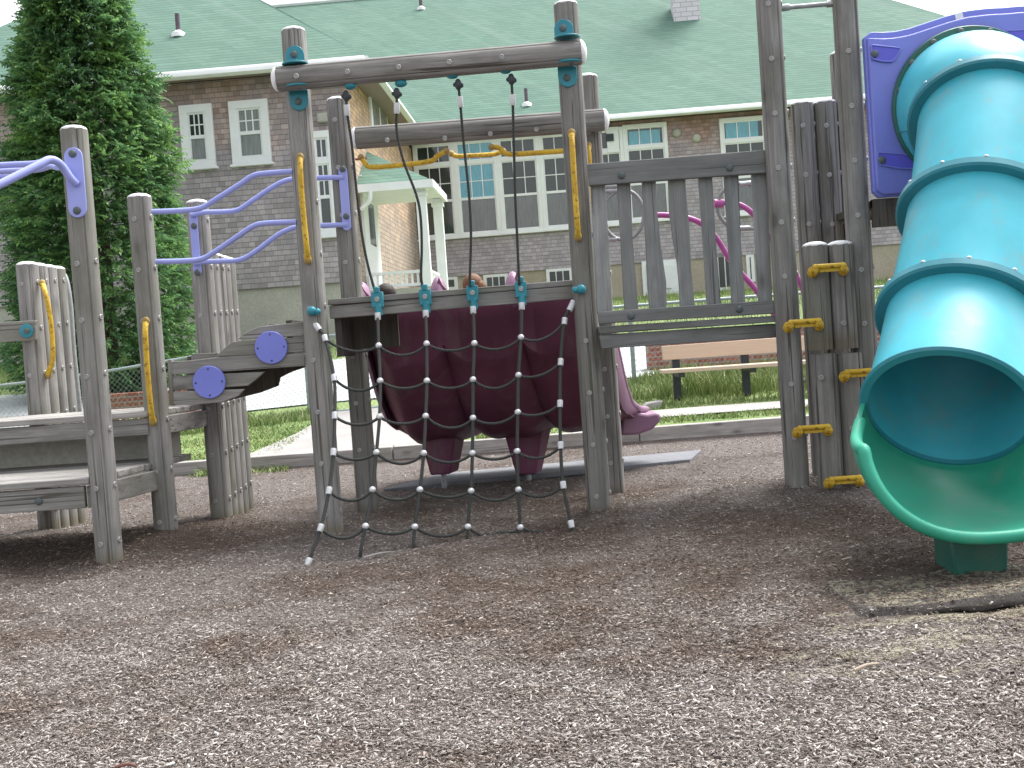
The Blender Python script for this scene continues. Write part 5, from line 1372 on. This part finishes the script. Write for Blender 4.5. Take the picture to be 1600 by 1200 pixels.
m = MB(); hy = d1.y - d0.y; m.box((cx_ + .058, d0.y + hy * .3, pf + 1.0), (cx_ + .064, d0.y + hy * .7, pf + 1.9)); part(m, 'pane', M_GL_D, dd)
p = L(507, 184, 0); part(MB().box((p.x - .13, -.14, p.z - .1), (p.x + .13, -.002, p.z + .08)), 'wall_lamp', M_CONC, bevel=.02)
# downspout + corner board
p = L(632, 300, YR); part(MB().box((p.x - .06, YR - .12, zfr), (p.x + .06, YR - .01, zer - .3)), 'downspout', M_WHITE)
p = L(624, 300, YR); part(MB().box((p.x - .05, YR - .10, zfr), (p.x + .03, YR - .01, zer - .3)), 'downspout', metal('brown_downspout', (.12, .09, .09), .6, 0))
# porch in the corner
px1 = L(672, 277, .35).x; pz = L(600, 286, .35).z; pk = L(600, 236, 2.0).z
def depth_at(x, z, px):                   # local y at which the line x, z crosses the photo column px
    best = min((k * .05 for k in range(4, 180)), key=lambda y: abs(proj(BM @ Vector((x, y, z)))[0] - px)); return best
def proj(p):
    q = M.inverted() @ p; return CX + F_PX * q.x / -q.z, CY - F_PX * q.y / -q.z
py1 = depth_at(px1, pz, 693)
print('porch depth', py1)
m = MB(); m.add([(cx_ + .003, .3, pz), (px1, .3, pz), (px1, py1, pz), (cx_ + .003, py1, pz), (cx_ + .003, 1.9, pk), (cx_ + .003, py1, pk)], [(0, 1, 4), (1, 2, 5, 4), (2, 3, 5), (0, 3, 2, 1)])
po = part(m, 'porch', M_ROOF, smooth=False)
part(MB().box((cx_ + .01, .22, pz - .17), (px1 + .06, .298, pz - .01)), 'fascia', M_WHITE, po)
part(MB().box((px1 + .002, .299, pz - .17), (px1 + .07, py1, pz - .012)), 'fascia', M_WHITE, po)
part(MB().box((cx_ + .01, .4, pz - .12), (px1 - .01, py1, pz - .05)), 'ceiling', M_WHITE, po)
gp = L(563, 300, .3); part(MB().tube(smooth_path([(cx_ + .30, .24, pz - .15), (cx_ + .26, .26, pz - .35), (cx_ + .06, .3, pz - .5)], 4), .045, 8), 'downspout', M_WHITE, po)
for (x, yy) in ((L(661, 350, .55).x, .55), (L(686, 350, py1 - .3).x, py1 - .3)):
    part(MB().box((x - .10, yy - .10, pf - .6), (x + .10, yy + .10, pz - .13)).box((x - .13, yy - .13, pz - .30), (x + .13, yy + .13, pz - .221)), 'porch_column', M_WHITE, po)
part(MB().box((cx_ + .01, .4, pf - .9), (px1 - .1, py1, pf - .02)), 'porch_floor', M_CONC, po)
rz_ = L(620, 424, .55).z; m = MB(); xr_ = L(661, 350, .55).x
m.box((cx_ + .05, .50, rz_ - .06), (xr_, .60, rz_)); m.box((cx_ + .05, .52, pf + .02), (xr_, .58, pf + .08))
k = cx_ + .12
while k < xr_ - .1: m.box((k, .53, pf + .08), (k + .045, .57, rz_ - .06)); k += .12
part(m, 'railing', M_WHITE, po)
m = MB(); xq = xr_ + .02
m.box((xq, .7, rz_ - .06), (xq + .06, py1 - .4, rz_)); k = .8
while k < py1 - .5: m.box((xq + .01, k, pf), (xq + .05, k + .045, rz_ - .06)); k += .13
part(m, 'railing', M_WHITE, po)
# roof furniture
def on_roof(px, py, y0, z0):              # pixel -> point on a front roof slope
    d = BI.to_3x3() @ ray(px, py); t = (z0 - EL.z - pt * (y0 - EL.y)) / (d.z - pt * d.y); return EL + d * t
for (q, y0, z0, h, rr) in (((279, 53), -.5, ze, .42, .05), ((658, 13), YR - .5, zer, .55, .06), ((823, 163), YR - .5, zer, .45, .05)):
    p = on_roof(*q, y0, z0)
    v = part(MB().tube([p + Vector((0, 0, -.1)), p + Vector((0, 0, h))], rr, 12), 'vent_pipe', metal('vent_pipe_iron', (.16, .12, .15), .6, 0))
    part(MB().lathe([(.16, -.08), (.14, .02), (.07, .06), (.06, .07)], Matrix.Translation(p), 14), 'flashing', M_WHITE, v)
p = on_roof(1074, 32, YR - .5, zer)
def chimm():
    n = NT('white_painted_brick'); o = n.obj(); s = n.n('ShaderNodeSeparateXYZ', Vector=o)
    v = n.n('ShaderNodeCombineXYZ', X=s.outputs[0], Y=s.outputs[2]).outputs[0]
    br_ = n.n('ShaderNodeTexBrick', Vector=v, Color1=(.62, .60, .64, 1), Color2=(.72, .70, .74, 1), Mortar=(.42, .40, .43, 1), Scale=1.0, Mortar_Size=.012, Brick_Width=.36, Row_Height=.15)
    return n.fin(br_.outputs['Color'], .8)
part(MB().box((p.x - .42, p.y, p.z - .1), (p.x + .42, p.y + .8, p.z + 3.2)), 'chimney', chimm())

# distant tree tops behind the school at the left and right are not visible in the photo; nothing more is built
print('objects', len(bpy.data.objects))
